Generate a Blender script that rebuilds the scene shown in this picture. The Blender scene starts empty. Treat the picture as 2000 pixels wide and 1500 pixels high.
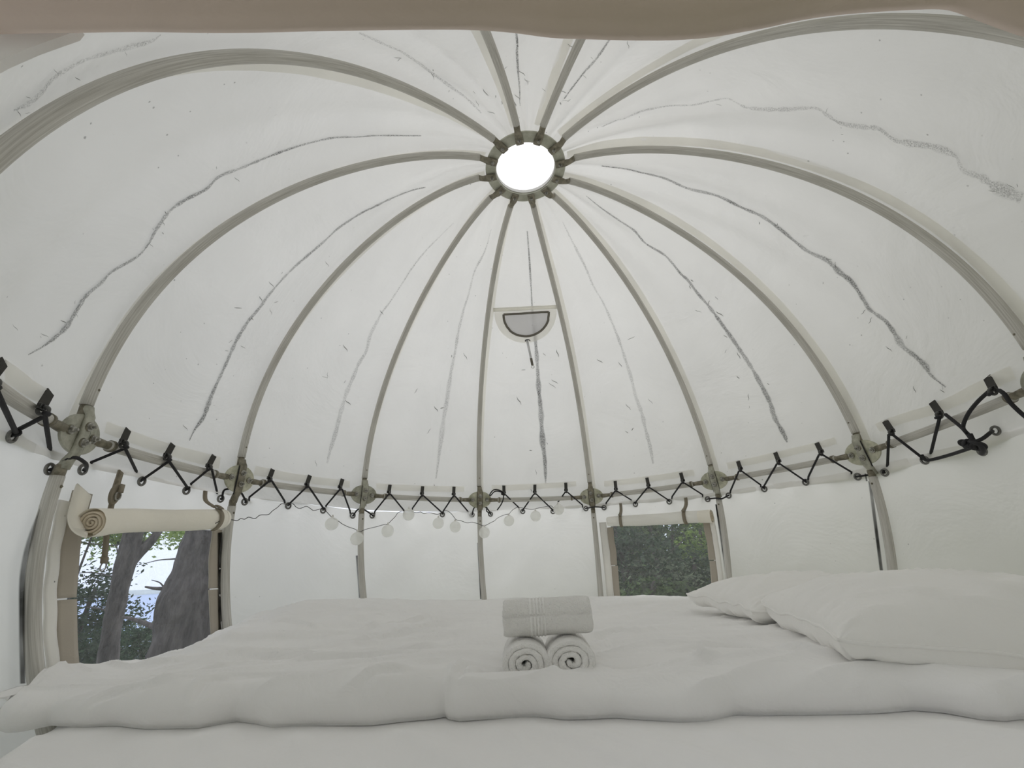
import bpy, math, random
from math import sin, cos, pi, radians, sqrt, hypot, atan2
from mathutils import Vector, Matrix, noise
from mathutils.bvhtree import BVHTree
random.seed(7)
C = bpy.context.scene.collection
SC = 1.8                     # hoop radius of the tent in metres
Z0 = 0.57 * SC               # hoop height above the tent floor

# ---------------------------------------------------------------- camera
CAMP = Vector((-0.08969, -1.04048, -0.28766))
YAW, PITCH, ROLL, FPX = -0.01319, 0.41307, -0.05491, 821.49944
_F = Vector((sin(YAW)*cos(PITCH), cos(YAW)*cos(PITCH), sin(PITCH)))
_R0 = Vector((cos(YAW), -sin(YAW), 0)); _U0 = _R0.cross(_F)
CR = _R0*cos(ROLL) + _U0*sin(ROLL); CU = -_R0*sin(ROLL) + _U0*cos(ROLL); CF = _F
def W(p): return Vector((p[0]*SC, p[1]*SC, p[2]*SC + Z0))
def T(w): return Vector((w[0]/SC, w[1]/SC, (w[2]-Z0)/SC))
def ray(x, y): return (CF + CR*((x-1000)/FPX) - CU*((y-750)/FPX)).normalized()
def at(x, y, d):             # tent-unit point at distance d (tent units) along a view direction
    return CAMP + ray(x, y)*d
def at_z(x, y, z):
    d = ray(x, y); return CAMP + d*((z-CAMP.z)/d.z)
cam = bpy.data.cameras.new('camera'); co = bpy.data.objects.new('camera', cam); C.objects.link(co)
cam.sensor_width = 36; cam.lens = 36*FPX/2000; cam.clip_start = 0.02; cam.clip_end = 2000
m = Matrix((CR, CU, -CF)).transposed().to_4x4(); m.translation = W(CAMP); co.matrix_world = m
bpy.context.scene.camera = co

# ---------------------------------------------------------------- materials
def new_mat(name):
    mt = bpy.data.materials.new(name); mt.use_nodes = True
    nt = mt.node_tree; nt.nodes.clear()
    return mt, nt, nt.nodes, nt.links
def N(nodes, t, **kw):
    n = nodes.new(t)
    for k, v in kw.items():
        if k in n.inputs.keys(): n.inputs[k].default_value = v
        else: setattr(n, k, v)
    return n
def ramp(nodes, stops, interp='LINEAR'):
    r = nodes.new('ShaderNodeValToRGB'); r.color_ramp.interpolation = interp
    e = r.color_ramp.elements
    while len(e) < len(stops): e.new(0.5)
    for el, (p, c) in zip(e, stops):
        el.position = p; el.color = (c[0], c[1], c[2], 1) if not isinstance(c, (int, float)) else (c, c, c, 1)
    return r
def fabric(name, col, trans=0.0, rough=0.9, bump=0.15, bscale=60.0, specks=0.0, mottle=0.05, weave=0.0, wr=0.0, wrs=3.0, tcol=None, bdist=0.004):
    mt, nt, nd, lk = new_mat(name)
    out = N(nd, 'ShaderNodeOutputMaterial'); tc = N(nd, 'ShaderNodeTexCoord')
    n1 = N(nd, 'ShaderNodeTexNoise', Scale=2.2, Detail=6.0); lk.new(tc.outputs['Object'], n1.inputs['Vector'])
    lo = tuple(c*(1-mottle) for c in col); hi = tuple(min(1, c*(1+mottle)) for c in col)
    r1 = ramp(nd, [(0.35, lo), (0.65, hi)]); lk.new(n1.outputs['Fac'], r1.inputs['Fac'])
    cout = r1.outputs['Color']
    if specks > 0:
        v = N(nd, 'ShaderNodeTexVoronoi', Scale=15.0); lk.new(tc.outputs['Object'], v.inputs['Vector'])
        dn = N(nd, 'ShaderNodeTexNoise', Scale=40.0, Detail=3.0); lk.new(tc.outputs['Object'], dn.inputs['Vector'])
        vm = N(nd, 'ShaderNodeMath', operation='MULTIPLY'); lk.new(v.outputs['Distance'], vm.inputs[0]); lk.new(dn.outputs['Fac'], vm.inputs[1])
        sr = ramp(nd, [(0.016, 1.0), (0.030, 0.0)]); lk.new(vm.outputs[0], sr.inputs['Fac'])
        n3 = N(nd, 'ShaderNodeTexNoise', Scale=1.3, Detail=3.0); lk.new(tc.outputs['Object'], n3.inputs['Vector'])
        r3 = ramp(nd, [(0.45, 0.0), (0.6, 1.0)]); lk.new(n3.outputs['Fac'], r3.inputs['Fac'])
        mm = N(nd, 'ShaderNodeMath', operation='MULTIPLY'); lk.new(sr.outputs['Color'], mm.inputs[0]); lk.new(r3.outputs['Color'], mm.inputs[1])
        # faint smudges
        n4 = N(nd, 'ShaderNodeTexNoise', Scale=14.0, Detail=8.0, Roughness=0.75, Distortion=1.0); lk.new(tc.outputs['Object'], n4.inputs['Vector'])
        r4 = ramp(nd, [(0.66, 0.0), (0.76, 0.35)]); lk.new(n4.outputs['Fac'], r4.inputs['Fac'])
        ad = N(nd, 'ShaderNodeMath', operation='MAXIMUM'); lk.new(mm.outputs[0], ad.inputs[0]); lk.new(r4.outputs['Color'], ad.inputs[1])
        ms = N(nd, 'ShaderNodeMath', operation='MULTIPLY'); lk.new(ad.outputs[0], ms.inputs[0]); ms.inputs[1].default_value = specks
        mx = N(nd, 'ShaderNodeMix', data_type='RGBA'); lk.new(ms.outputs[0], mx.inputs['Factor']); lk.new(cout, mx.inputs[6]); mx.inputs[7].default_value = (0.10, 0.10, 0.09, 1)
        cout = mx.outputs[2]
    # surface relief: fine grain + soft wrinkles
    b1 = N(nd, 'ShaderNodeTexNoise', Scale=bscale, Detail=4.0); lk.new(tc.outputs['Object'], b1.inputs['Vector'])
    bp = N(nd, 'ShaderNodeBump', Strength=bump, Distance=bdist); lk.new(b1.outputs['Fac'], bp.inputs['Height'])
    nrm = bp.outputs['Normal']
    if wr > 0:
        b2 = N(nd, 'ShaderNodeTexNoise', Scale=wrs, Detail=5.0, Roughness=0.55, Distortion=0.8); lk.new(tc.outputs['Object'], b2.inputs['Vector'])
        bp2 = N(nd, 'ShaderNodeBump', Strength=wr, Distance=0.06); lk.new(b2.outputs['Fac'], bp2.inputs['Height']); lk.new(nrm, bp2.inputs['Normal'])
        nrm = bp2.outputs['Normal']
    df = N(nd, 'ShaderNodeBsdfDiffuse', Roughness=0.6); lk.new(cout, df.inputs['Color']); lk.new(nrm, df.inputs['Normal'])
    if trans > 0:
        tr = N(nd, 'ShaderNodeBsdfTranslucent')
        if tcol:
            mc = N(nd, 'ShaderNodeMix', data_type='RGBA', blend_type='MULTIPLY'); mc.inputs['Factor'].default_value = 1
            lk.new(cout, mc.inputs[6]); mc.inputs[7].default_value = (*tcol, 1); lk.new(mc.outputs[2], tr.inputs['Color'])
        else: lk.new(cout, tr.inputs['Color'])
        lk.new(nrm, tr.inputs['Normal'])
        mx2 = N(nd, 'ShaderNodeMixShader'); mx2.inputs[0].default_value = trans
        lk.new(df.outputs[0], mx2.inputs[1]); lk.new(tr.outputs[0], mx2.inputs[2]); lk.new(mx2.outputs[0], out.inputs['Surface'])
    else: lk.new(df.outputs[0], out.inputs['Surface'])
    return mt
def solid(name, c1, c2=None, rough=0.5, metal=0.0, scale=8.0, stretch=(1, 1, 1), bump=0.1, detail=6.0, lo=0.35, hi=0.65, dist=0.003, tex='Object'):
    mt, nt, nd, lk = new_mat(name)
    out = N(nd, 'ShaderNodeOutputMaterial'); p = N(nd, 'ShaderNodeBsdfPrincipled', Roughness=rough, Metallic=metal)
    tc = N(nd, 'ShaderNodeTexCoord'); mp = N(nd, 'ShaderNodeMapping'); mp.inputs['Scale'].default_value = stretch
    lk.new(tc.outputs[tex], mp.inputs['Vector'])
    n1 = N(nd, 'ShaderNodeTexNoise', Scale=scale, Detail=detail, Roughness=0.65); lk.new(mp.outputs[0], n1.inputs['Vector'])
    r = ramp(nd, [(lo, c1), (hi, c2 or c1)]); lk.new(n1.outputs['Fac'], r.inputs['Fac']); lk.new(r.outputs['Color'], p.inputs['Base Color'])
    b = N(nd, 'ShaderNodeBump', Strength=bump, Distance=dist); lk.new(n1.outputs['Fac'], b.inputs['Height']); lk.new(b.outputs[0], p.inputs['Normal'])
    lk.new(p.outputs[0], out.inputs['Surface'])
    return mt
M = {}
M['canopy'] = fabric('canopy_cloth', (0.90, 0.893, 0.876), trans=0.365, specks=0.5, wr=0.5, wrs=1.6, mottle=0.02, bump=0.05, tcol=(1, 1, 1))
M['tape'] = fabric('seam_tape', (0.93, 0.92, 0.875), trans=0.72, mottle=0.04, bump=0.1)
M['band'] = fabric('hem_band', (0.93, 0.92, 0.88), trans=0.72, mottle=0.03, bump=0.1)
M['wall'] = fabric('wall_canvas', (0.91, 0.90, 0.88), trans=0.66, specks=0.5, wr=0.22, wrs=2.0, mottle=0.03, bump=0.05)
M['trimwhite'] = fabric('white_zip_tape', (0.92, 0.91, 0.88), trans=0.3, mottle=0.05, specks=0.9, bump=0.1)
M['beige'] = fabric('beige_canvas_trim', (0.52, 0.475, 0.405), trans=0.10, mottle=0.07, bump=0.2, bscale=200)
M['roll'] = fabric('rolled_canvas', (0.95, 0.92, 0.84), trans=0.12, mottle=0.04, bump=0.15, wr=0.12, wrs=7)
M['roll2'] = fabric('rolled_canvas_light', (0.95, 0.94, 0.90), trans=0.15, mottle=0.03, bump=0.15, wr=0.12, wrs=7)
M['spiral'] = fabric('rolled_canvas_end', (0.66, 0.585, 0.465), mottle=0.1, bump=0.2)
M['strap'] = fabric('beige_webbing', (0.31, 0.275, 0.215), mottle=0.06, bump=0.4, bscale=300)
M['flap'] = fabric('door_canvas', (0.78, 0.67, 0.61), mottle=0.06, bump=0.2, wr=0.15, wrs=6)
M['flapedge'] = fabric('door_canvas_edge', (0.92, 0.91, 0.90), mottle=0.06, bump=0.2, trans=.5)
M['linen'] = fabric('white_cotton', (0.90, 0.893, 0.882), mottle=0.012, bump=0.12, bscale=350, wr=0.20, wrs=8, bdist=.001)
M['sheet'] = fabric('white_cotton_sheet', (0.90, 0.893, 0.885), mottle=0.012, bump=0.12, bscale=350, wr=0.18, wrs=5, bdist=.001)
M['pillow'] = fabric('pillowcase_cotton', (0.92, 0.91, 0.885), mottle=0.012, bump=0.12, bscale=350, wr=0.15, wrs=9, bdist=.001)
M['terry'] = fabric('white_terry', (0.95, 0.94, 0.92), mottle=0.04, bump=1.0, bscale=280, wr=0.25, wrs=45, bdist=.004)
M['terryband'] = fabric('terry_stripe', (0.96, 0.955, 0.94), mottle=0.02, bump=0.2, bscale=300)
M['terrydark'] = fabric('terry_shadow_pile', (0.8, 0.79, 0.76), mottle=0.1, bump=1.0, bscale=300)
M['pole'] = solid('weathered_pole', (0.33, 0.312, 0.27), (0.66, 0.645, 0.60), rough=0.6, scale=2.6, bump=0.25, stretch=(1.6, 6, 1), detail=9, lo=0.25, hi=0.68, tex='UV')
M['plate'] = solid('galvanised_plate', (0.26, 0.26, 0.205), (0.46, 0.455, 0.38), rough=0.5, metal=0.25, scale=22, bump=0.3)
M['plate2'] = solid('pale_patina_plate', (0.30, 0.30, 0.215), (0.58, 0.57, 0.45), rough=0.5, metal=0.2, scale=18, bump=0.3)
M['ring'] = solid('crown_ring_steel', (0.38, 0.38, 0.30), (0.50, 0.50, 0.42), rough=0.45, metal=0.3, scale=25, bump=0.1)
M['ferrule'] = solid('tarnished_fitting', (0.12, 0.108, 0.075), (0.29, 0.265, 0.20), rough=0.5, metal=0.35, scale=30, bump=0.3)
M['bolt'] = solid('zinc_bolt', (0.17, 0.165, 0.14), (0.50, 0.49, 0.45), rough=0.35, metal=0.6, scale=60, bump=0.1)
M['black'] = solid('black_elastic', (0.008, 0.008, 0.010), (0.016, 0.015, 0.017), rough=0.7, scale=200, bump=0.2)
M['tab'] = fabric('grey_webbing', (0.075, 0.073, 0.068), mottle=0.12, bump=0.5, bscale=250)
M['hook'] = solid('dark_plastic_hook', (0.05, 0.05, 0.048), (0.09, 0.09, 0.085), rough=0.5, scale=40)
M['eyelet'] = solid('dull_eyelet', (0.12, 0.12, 0.11), (0.24, 0.235, 0.22), rough=0.4, metal=0.6, scale=80)
M['wire'] = solid('dark_wire', (0.03, 0.028, 0.025), (0.05, 0.045, 0.04), rough=0.6)
M['vtrim'] = fabric('vent_binding', (0.21, 0.195, 0.165), mottle=0.1, bump=0.3)
M['vflap'] = fabric('vent_hood_cloth', (0.93, 0.92, 0.88), trans=0.62, mottle=0.03)
M['vmesh'] = fabric('vent_insect_mesh', (0.80, 0.80, 0.83), trans=0.70, mottle=0.04, specks=1.0)
M['vstrap'] = fabric('vent_grey_strap', (0.72, 0.72, 0.73), mottle=0.05)
M['floor'] = fabric('groundsheet', (0.55, 0.53, 0.48), mottle=0.05)
def decal(name, col, lo, hi, scale, st=(1, 1, 1), cov=1.0):
    mt, nt, nd, lk = new_mat(name)
    out = N(nd, 'ShaderNodeOutputMaterial'); tc = N(nd, 'ShaderNodeTexCoord')
    n1 = N(nd, 'ShaderNodeTexNoise', Scale=scale, Detail=5.0, Roughness=0.7); lk.new(tc.outputs['Object'], n1.inputs['Vector'])
    r = ramp(nd, [(lo, 0.0), (hi, cov)]); lk.new(n1.outputs['Fac'], r.inputs['Fac'])
    n2 = N(nd, 'ShaderNodeTexNoise', Scale=5.0, Detail=3.0); lk.new(tc.outputs['Object'], n2.inputs['Vector'])
    r2 = ramp(nd, [(0.3, 0.55), (0.62, 1.0)]); lk.new(n2.outputs['Fac'], r2.inputs['Fac'])
    mu = N(nd, 'ShaderNodeMath', operation='MULTIPLY'); lk.new(r.outputs[0], mu.inputs[0]); lk.new(r2.outputs[0], mu.inputs[1])
    # fade towards the ribbon's long edges
    sx = N(nd, 'ShaderNodeSeparateXYZ'); lk.new(tc.outputs['UV'], sx.inputs[0])
    er = ramp(nd, [(0.0, 0.0), (0.25, 1.0), (0.75, 1.0), (1.0, 0.0)]); lk.new(sx.outputs[1], er.inputs['Fac'])
    m2 = N(nd, 'ShaderNodeMath', operation='MULTIPLY'); lk.new(mu.outputs[0], m2.inputs[0]); lk.new(er.outputs[0], m2.inputs[1])
    df = N(nd, 'ShaderNodeBsdfDiffuse'); df.inputs['Color'].default_value = (*col, 1)
    tr = N(nd, 'ShaderNodeBsdfTransparent'); mx = N(nd, 'ShaderNodeMixShader')
    lk.new(m2.outputs[0], mx.inputs[0]); lk.new(tr.outputs[0], mx.inputs[1]); lk.new(df.outputs[0], mx.inputs[2]); lk.new(mx.outputs[0], out.inputs['Surface'])
    return mt
M['streak'] = decal('mildew_streak', (0.10, 0.10, 0.095), 0.34, 0.58, 190, cov=0.85)
M['streakf'] = decal('faint_mildew_streak', (0.13, 0.13, 0.12), 0.40, 0.66, 190, cov=0.6)
M['mold'] = decal('black_mould', (0.012, 0.012, 0.010), 0.16, 0.34, 30, cov=1.0)
M['scuff'] = solid('scuff_mark', (0.20, 0.20, 0.19), (0.45, 0.445, 0.43), rough=1, scale=30)
def pane(name, tint, haze, bump=0.0):
    mt, nt, nd, lk = new_mat(name)
    out = N(nd, 'ShaderNodeOutputMaterial'); tr = N(nd, 'ShaderNodeBsdfTransparent'); tr.inputs[0].default_value = (*tint, 1)
    tc = N(nd, 'ShaderNodeTexCoord'); n1 = N(nd, 'ShaderNodeTexNoise', Scale=14.0, Detail=4.0, Distortion=2.0); lk.new(tc.outputs['Object'], n1.inputs['Vector'])
    bp = N(nd, 'ShaderNodeBump', Strength=0.5, Distance=0.01); lk.new(n1.outputs['Fac'], bp.inputs['Height'])
    gl = N(nd, 'ShaderNodeBsdfGlossy', Roughness=0.12); lk.new(bp.outputs[0], gl.inputs['Normal'])
    df = N(nd, 'ShaderNodeBsdfTranslucent'); df.inputs[0].default_value = (0.8, 0.8, 0.82, 1)
    n2 = N(nd, 'ShaderNodeTexNoise', Scale=30.0, Detail=8.0, Roughness=0.8, Distortion=1.5); lk.new(tc.outputs['Object'], n2.inputs['Vector'])
    r2 = ramp(nd, [(0.4, haze*0.5), (0.75, min(1, haze*2.5))]); lk.new(n2.outputs['Fac'], r2.inputs['Fac'])
    m1 = N(nd, 'ShaderNodeMixShader'); lk.new(r2.outputs[0], m1.inputs[0]); lk.new(tr.outputs[0], m1.inputs[1]); lk.new(df.outputs[0], m1.inputs[2])
    m2 = N(nd, 'ShaderNodeMixShader'); m2.inputs[0].default_value = 0.05; lk.new(m1.outputs[0], m2.inputs[1]); lk.new(gl.outputs[0], m2.inputs[2])
    lk.new(m2.outputs[0], out.inputs['Surface'])
    return mt
M['pane1'] = pane('clear_vinyl', (0.93, 0.95, 1.0), 0.07)
M['pane2'] = pane('dusty_vinyl', (0.93, 0.96, 0.97), 0.10)
M['skypane'] = pane('skylight_vinyl', (0.97, 0.97, 0.98), 0.03)
def globe_mat():
    mt, nt, nd, lk = new_mat('frosted_globe')
    out = N(nd, 'ShaderNodeOutputMaterial'); tr = N(nd, 'ShaderNodeBsdfTransparent'); tl = N(nd, 'ShaderNodeBsdfTranslucent'); df = N(nd, 'ShaderNodeBsdfDiffuse')
    tl.inputs[0].default_value = (0.95, 0.95, 0.92, 1); df.inputs[0].default_value = (0.93, 0.93, 0.90, 1)
    a = N(nd, 'ShaderNodeMixShader'); a.inputs[0].default_value = 0.5; lk.new(tl.outputs[0], a.inputs[1]); lk.new(df.outputs[0], a.inputs[2])
    b = N(nd, 'ShaderNodeMixShader'); b.inputs[0].default_value = 0.6; lk.new(tr.outputs[0], b.inputs[1]); lk.new(a.outputs[0], b.inputs[2])
    lk.new(b.outputs[0], out.inputs['Surface']); return mt
M['globe'] = globe_mat()

# ---------------------------------------------------------------- object helpers
def tag(o, label=None, cat=None, group=None, kind=None):
    if label: o['label'] = label
    if cat: o['category'] = cat
    if group: o['group'] = group
    if kind: o['kind'] = kind
    return o
def thing(name, label, cat, loc, group=None):   # loc in tent units
    o = bpy.data.objects.new(name, None); C.objects.link(o); o.location = W(loc); o.empty_display_size = 0.05
    return tag(o, label, cat, group)
def wloc(o):
    v = Vector(o.location)
    return v if o.parent is None else v + wloc(o.parent)
def obj(name, vf, mat, parent=None, label=None, smooth=True, uv=None, origin=None, world=False):
    vs, fs = vf
    ws = [Vector(v) for v in vs] if world else [W(v) for v in vs]
    if parent is None: org = (W(origin) if origin is not None else sum(ws, Vector())/len(ws))
    else: org = wloc(parent)
    me = bpy.data.meshes.new(name); me.from_pydata([tuple(w-org) for w in ws], [], fs); me.validate(); me.update()
    if smooth:
        me.polygons.foreach_set('use_smooth', [True]*len(me.polygons))
    mats = mat if isinstance(mat, list) else [mat]
    for mm_ in mats: me.materials.append(M[mm_])
    if uv:
        l = me.uv_layers.new(name='uv')
        for p in me.polygons:
            for li in p.loop_indices: l.data[li].uv = uv[me.loops[li].vertex_index]
    o = bpy.data.objects.new(name, me); C.objects.link(o)
    if parent is None: o.location = org
    else: o.parent = parent
    if label: o['label'] = label
    return o
def join(*vfs):
    vs, fs = [], []
    for v, f in vfs:
        n = len(vs); vs += list(v); fs += [tuple(i+n for i in q) for q in f]
    return vs, fs
def grid(fn, nu, nv, closeu=False):
    vs = [fn(i/nu if not closeu else i/nu, j/nv) for i in range(nu + (0 if closeu else 1)) for j in range(nv+1)]
    fs = []
    for i in range(nu):
        i2 = (i+1) % nu if closeu else i+1
        for j in range(nv):
            fs.append((i*(nv+1)+j, i2*(nv+1)+j, i2*(nv+1)+j+1, i*(nv+1)+j+1))
    return vs, fs
def sweep(pts, rad, n=12, cap=True, up=None, prof=None):
    """tube along pts; rad number/list; prof: list of (a,b) cross-section multipliers"""
    pts = [Vector(p) for p in pts]; L = len(pts)
    rad = rad if isinstance(rad, (list, tuple)) else [rad]*L
    tan = []
    for i in range(L):
        t = pts[min(i+1, L-1)] - pts[max(i-1, 0)]
        tan.append(t.normalized() if t.length > 1e-9 else Vector((0, 0, 1)))
    u = Vector(up) if up is not None else (Vector((0, 0, 1)) if abs(tan[0].z) < 0.9 else Vector((1, 0, 0)))
    u = (u - tan[0]*u.dot(tan[0])).normalized()
    if prof is None: prof = [(cos(2*pi*k/n), sin(2*pi*k/n)) for k in range(n)]
    n = len(prof); vs, fs = [], []
    for i in range(L):
        u = (u - tan[i]*u.dot(tan[i])).normalized(); w = tan[i].cross(u)
        for a, b in prof: vs.append(pts[i] + u*(a*rad[i]) + w*(b*rad[i]))
    for i in range(L-1):
        for k in range(n):
            k2 = (k+1) % n; fs.append((i*n+k, i*n+k2, (i+1)*n+k2, (i+1)*n+k))
    if cap:
        fs.append(tuple(range(n))[::-1]); fs.append(tuple((L-1)*n+k for k in range(n)))
    return vs, fs
def sweep_uv(npts, n, length):
    return [(length*i/max(1, npts-1), abs(k/n-0.5)*2) for i in range(npts) for k in range(n)]
def tube(name, pts, rad, n, mat, parent):
    L = sum((Vector(a)-Vector(b)).length for a, b in zip(pts, pts[1:]))*SC
    return obj(name, sweep(pts, rad, n=n), mat, parent, uv=sweep_uv(len(pts), n, L))
def catmull(pts, n=6):
    pts = [Vector(p) for p in pts]; out = []
    for i in range(len(pts)-1):
        a = pts[max(i-1, 0)]; b = pts[i]; c = pts[i+1]; d = pts[min(i+2, len(pts)-1)]
        for k in range(n):
            t = k/n
            out.append(0.5*((2*b)+(c-a)*t+(2*a-5*b+4*c-d)*t*t+(3*b-a-3*c+d)*t*t*t))
    out.append(pts[-1]); return out
def box(c, ax, ay, az, sx, sy, sz):
    c, ax, ay, az = Vector(c), Vector(ax), Vector(ay), Vector(az)
    b = min(sx, sy, sz)*0.25; vs = []; 
    # chamfered box: 24 vertices
    idx = {}
    for X in (-1, 1):
        for Y in (-1, 1):
            for Z in (-1, 1):
                for k in range(3):
                    p = [X*(sx-b), Y*(sy-b), Z*(sz-b)]; p[k] = (X*sx, Y*sy, Z*sz)[k]
                    idx[(X, Y, Z, k)] = len(vs); vs.append(c+ax*p[0]+ay*p[1]+az*p[2])
    fs = []
    for k in range(3):
        o1, o2 = [(1, 2), (2, 0), (0, 1)][k]
        for s in (-1, 1):
            q = []
            for a, bb in ((-1, -1), (1, -1), (1, 1), (-1, 1)):
                v = [0, 0, 0]; v[k] = s; v[o1] = a; v[o2] = bb; q.append(idx[(v[0], v[1], v[2], k)])
            fs.append(tuple(q) if s > 0 else tuple(q[::-1]))
    for k in range(3):      # edge strips along axis k
        o1, o2 = [(1, 2), (2, 0), (0, 1)][k]
        for a in (-1, 1):
            for bb in (-1, 1):
                def g(s, kk):
                    v = [0, 0, 0]; v[k] = s; v[o1] = a; v[o2] = bb; return idx[(v[0], v[1], v[2], kk)]
                q = (g(-1, o1), g(1, o1), g(1, o2), g(-1, o2)); fs.append(q if a*bb > 0 else q[::-1])
    for X in (-1, 1):
        for Y in (-1, 1):
            for Z in (-1, 1):
                q = (idx[(X, Y, Z, 0)], idx[(X, Y, Z, 1)], idx[(X, Y, Z, 2)]); fs.append(q if X*Y*Z > 0 else q[::-1])
    return vs, fs
def disc(c, nrm, up, ra, rb, th, n=40, ch=0.15):
    """bevelled oval plate, axis nrm"""
    c = Vector(c); nn = Vector(nrm).normalized(); u = Vector(up); u = (u-nn*u.dot(nn)).normalized(); w = nn.cross(u)
    vs, fs = [], []
    e = th*0.3
    prof = [(-th, 1-e/ra), (-th+e, 1), (th-e, 1), (th, 1-e/ra)]
    for h, s in prof:
        for k in range(n):
            a = 2*pi*k/n; vs.append(c + w*(ra*s*cos(a)) + u*(rb*s*sin(a)) + nn*h)
    for j in range(3):
        for k in range(n):
            k2 = (k+1) % n; fs.append((j*n+k, j*n+k2, (j+1)*n+k2, (j+1)*n+k))
    fs.append(tuple(range(n))[::-1]); fs.append(tuple(3*n+k for k in range(n)))
    return vs, fs
def bolt(c, nrm, r, h):
    nn = Vector(nrm).normalized(); c = Vector(c)
    a = sweep([c, c+nn*h*0.35], [r*1.45]*2, n=18)
    b = sweep([c+nn*h*0.35, c+nn*h*0.8, c+nn*h*0.9], [r, r, r*0.85], n=6)
    d = sweep([c+nn*h*0.9, c+nn*h*1.4, c+nn*h*1.5], [r*0.5, r*0.5, r*0.35], n=10)
    return join(a, b, d)
def torus(c, nrm, R, r, n=24, k=8, ox=1.0, up=(0, 0, 1)):
    c = Vector(c); nn = Vector(nrm).normalized(); u = Vector(up); u = (u-nn*u.dot(nn)).normalized(); w = nn.cross(u)
    def f(a, b):
        A = 2*pi*a; B = 2*pi*b; d = w*(cos(A)*ox)+u*sin(A)
        return c + d*(R+r*cos(B)) + nn*(r*sin(B))
    vs, fs = [], []
    for i in range(n):
        for j in range(k): vs.append(f(i/n, j/k))
    for i in range(n):
        for j in range(k): fs.append((i*k+j, ((i+1) % n)*k+j, ((i+1) % n)*k+(j+1) % k, i*k+(j+1) % k))
    return vs, fs
def strip(pts, side, width, th):
    """flat strap through pts (tent units); side: list/vec of width direction"""
    pts = [Vector(p) for p in pts]; L = len(pts); vs, fs = [], []
    for i, p in enumerate(pts):
        t = (pts[min(i+1, L-1)]-pts[max(i-1, 0)]).normalized()
        s = Vector(side[i] if isinstance(side, list) else side); s = (s-t*s.dot(t)).normalized(); nn = t.cross(s)
        w = width[i] if isinstance(width, list) else width
        for a, b in ((-1, -1), (1, -1), (1, 1), (-1, 1)): vs.append(p+s*(a*w/2)+nn*(b*th/2))
    for i in range(L-1):
        for k in range(4):
            k2 = (k+1) % 4; fs.append((i*4+k, i*4+k2, (i+1)*4+k2, (i+1)*4+k))
    fs.append((3, 2, 1, 0)); b = (L-1)*4; fs.append((b, b+1, b+2, b+3))
    return vs, fs
def ribbon(pts, side_fn, widths):
    vs, fs, uv = [], [], []; L = len(pts)
    for i, p in enumerate(pts):
        t = (pts[min(i+1, L-1)]-pts[max(i-1, 0)]).normalized(); s = side_fn(p, t)
        for j, k in enumerate((-0.5, 0, 0.5)):
            vs.append(p+s*(k*widths[i])); uv.append((i/(L-1), j/2))
    for i in range(L-1):
        for j in range(2): fs.append((i*3+j, i*3+j+1, (i+1)*3+j+1, (i+1)*3+j))
    return vs, fs, uv

# ---------------------------------------------------------------- tent frame geometry (tent units, hoop radius 1)
PHI, HH, RH, A1, L1, A2, L2, B1, B2, HX, HY = 1.59233, 0.97817, 0.11967, -0.03854, 0.30458, 0.02579, 0.69435, -0.07786, -0.6288, -0.01572, 0.00064
Q = {1: [0.0794, -0.0135, -0.0042, -0.0017, -0.0317, -0.0118, -0.0245, -0.0471, -0.0227, 0.0, 0.0, 0.0],
     2: [0.075, -0.0074, 0.0011, 0.0013, 0.0019, 0.0253, 0.0071, 0.0415, -0.0188, 0.0, 0.0, 0.0],
     3: [0.0857, -0.0161, 0.0193, -0.0011, -0.1343, 0.0833, -0.0645, -0.0086, -0.0092, 0.0, 0.0, 0.0],
     4: [0.0832, -0.0001, -0.0002, 0.0028, -0.1457, 0.0177, 0.063, -0.0247, -0.0049, 0.0, 0.0, 0.0],
     5: [0.1008, -0.0053, 0.0096, -0.0135, -0.0939, 0.0132, 0.0361, -0.0129, -0.013, 0.051, 0.0426, -0.0201],
     6: [0.0913, -0.0014, -0.0002, 0.0001, -0.202, 0.0368, 0.0182, 0.0083, -0.0149, 0.0362, -0.0316, -0.0224],
     7: [0.0737, 0.0135, -0.0011, 0.0, -0.0635, -0.0026, -0.0027, 0.0128, -0.0312, 0.0054, -0.002, -0.0186],
     8: [0.0788, 0.0175, -0.0027, 0.0111, 0.0294, -0.0191, -0.0127, -0.0155, -0.0225, -0.0037, -0.0173, -0.0085],
     9: [0.0767, 0.0226, -0.0004, 0.0158, 0.0268, -0.0795, 0.0053, -0.0932, -0.02, 0.0189, -0.0032, 0.0094],
     10: [0.114, 0.0001, -0.0032, 0.0081, -0.0568, -0.0243, 0.0084, -0.0915, -0.0149, 0.0134, 0.0487, 0.0057],
     11: [0.1048, -0.006, -0.001, -0.0031, 0.0765, -0.0479, -0.0007, -0.0425, -0.0147, -0.0273, -0.054, -0.0047],
     12: [0.084, -0.003, 0.0069, -0.0037, 0.2228, -0.0092, -0.0516, -0.0264, 0.0126, 0.0, 0.0, 0.0]}
def rang(k): return PHI + radians(30)*(k-7.5)
def rib_polar(k, t):
    q = Q[k]; a1, l1, a2, l2 = A1+q[4], L1+q[5], A2+q[6], L2+q[7]
    p0 = (RH, HH); p3 = (1+q[2], q[3])
    p1 = (p0[0]+l1*cos(a1), p0[1]-l1*sin(a1)); p2 = (p3[0]+l2*sin(a2), p3[1]+l2*cos(a2))
    s = 1-t
    r = s**3*p0[0]+3*s*s*t*p1[0]+3*s*t*t*p2[0]+t**3*p3[0]
    z = s**3*p0[1]+3*s*s*t*p1[1]+3*s*t*t*p2[1]+t**3*p3[1]
    A = rang(k)+q[0]*s+q[1]*t+q[8]*sin(pi*t)
    return A, r, z
def pol(A, r, z):
    h = min(max(z/HH, 0), 1)
    return Vector((r*cos(A)+HX*h, r*sin(A)+HY*h, z))
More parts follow.
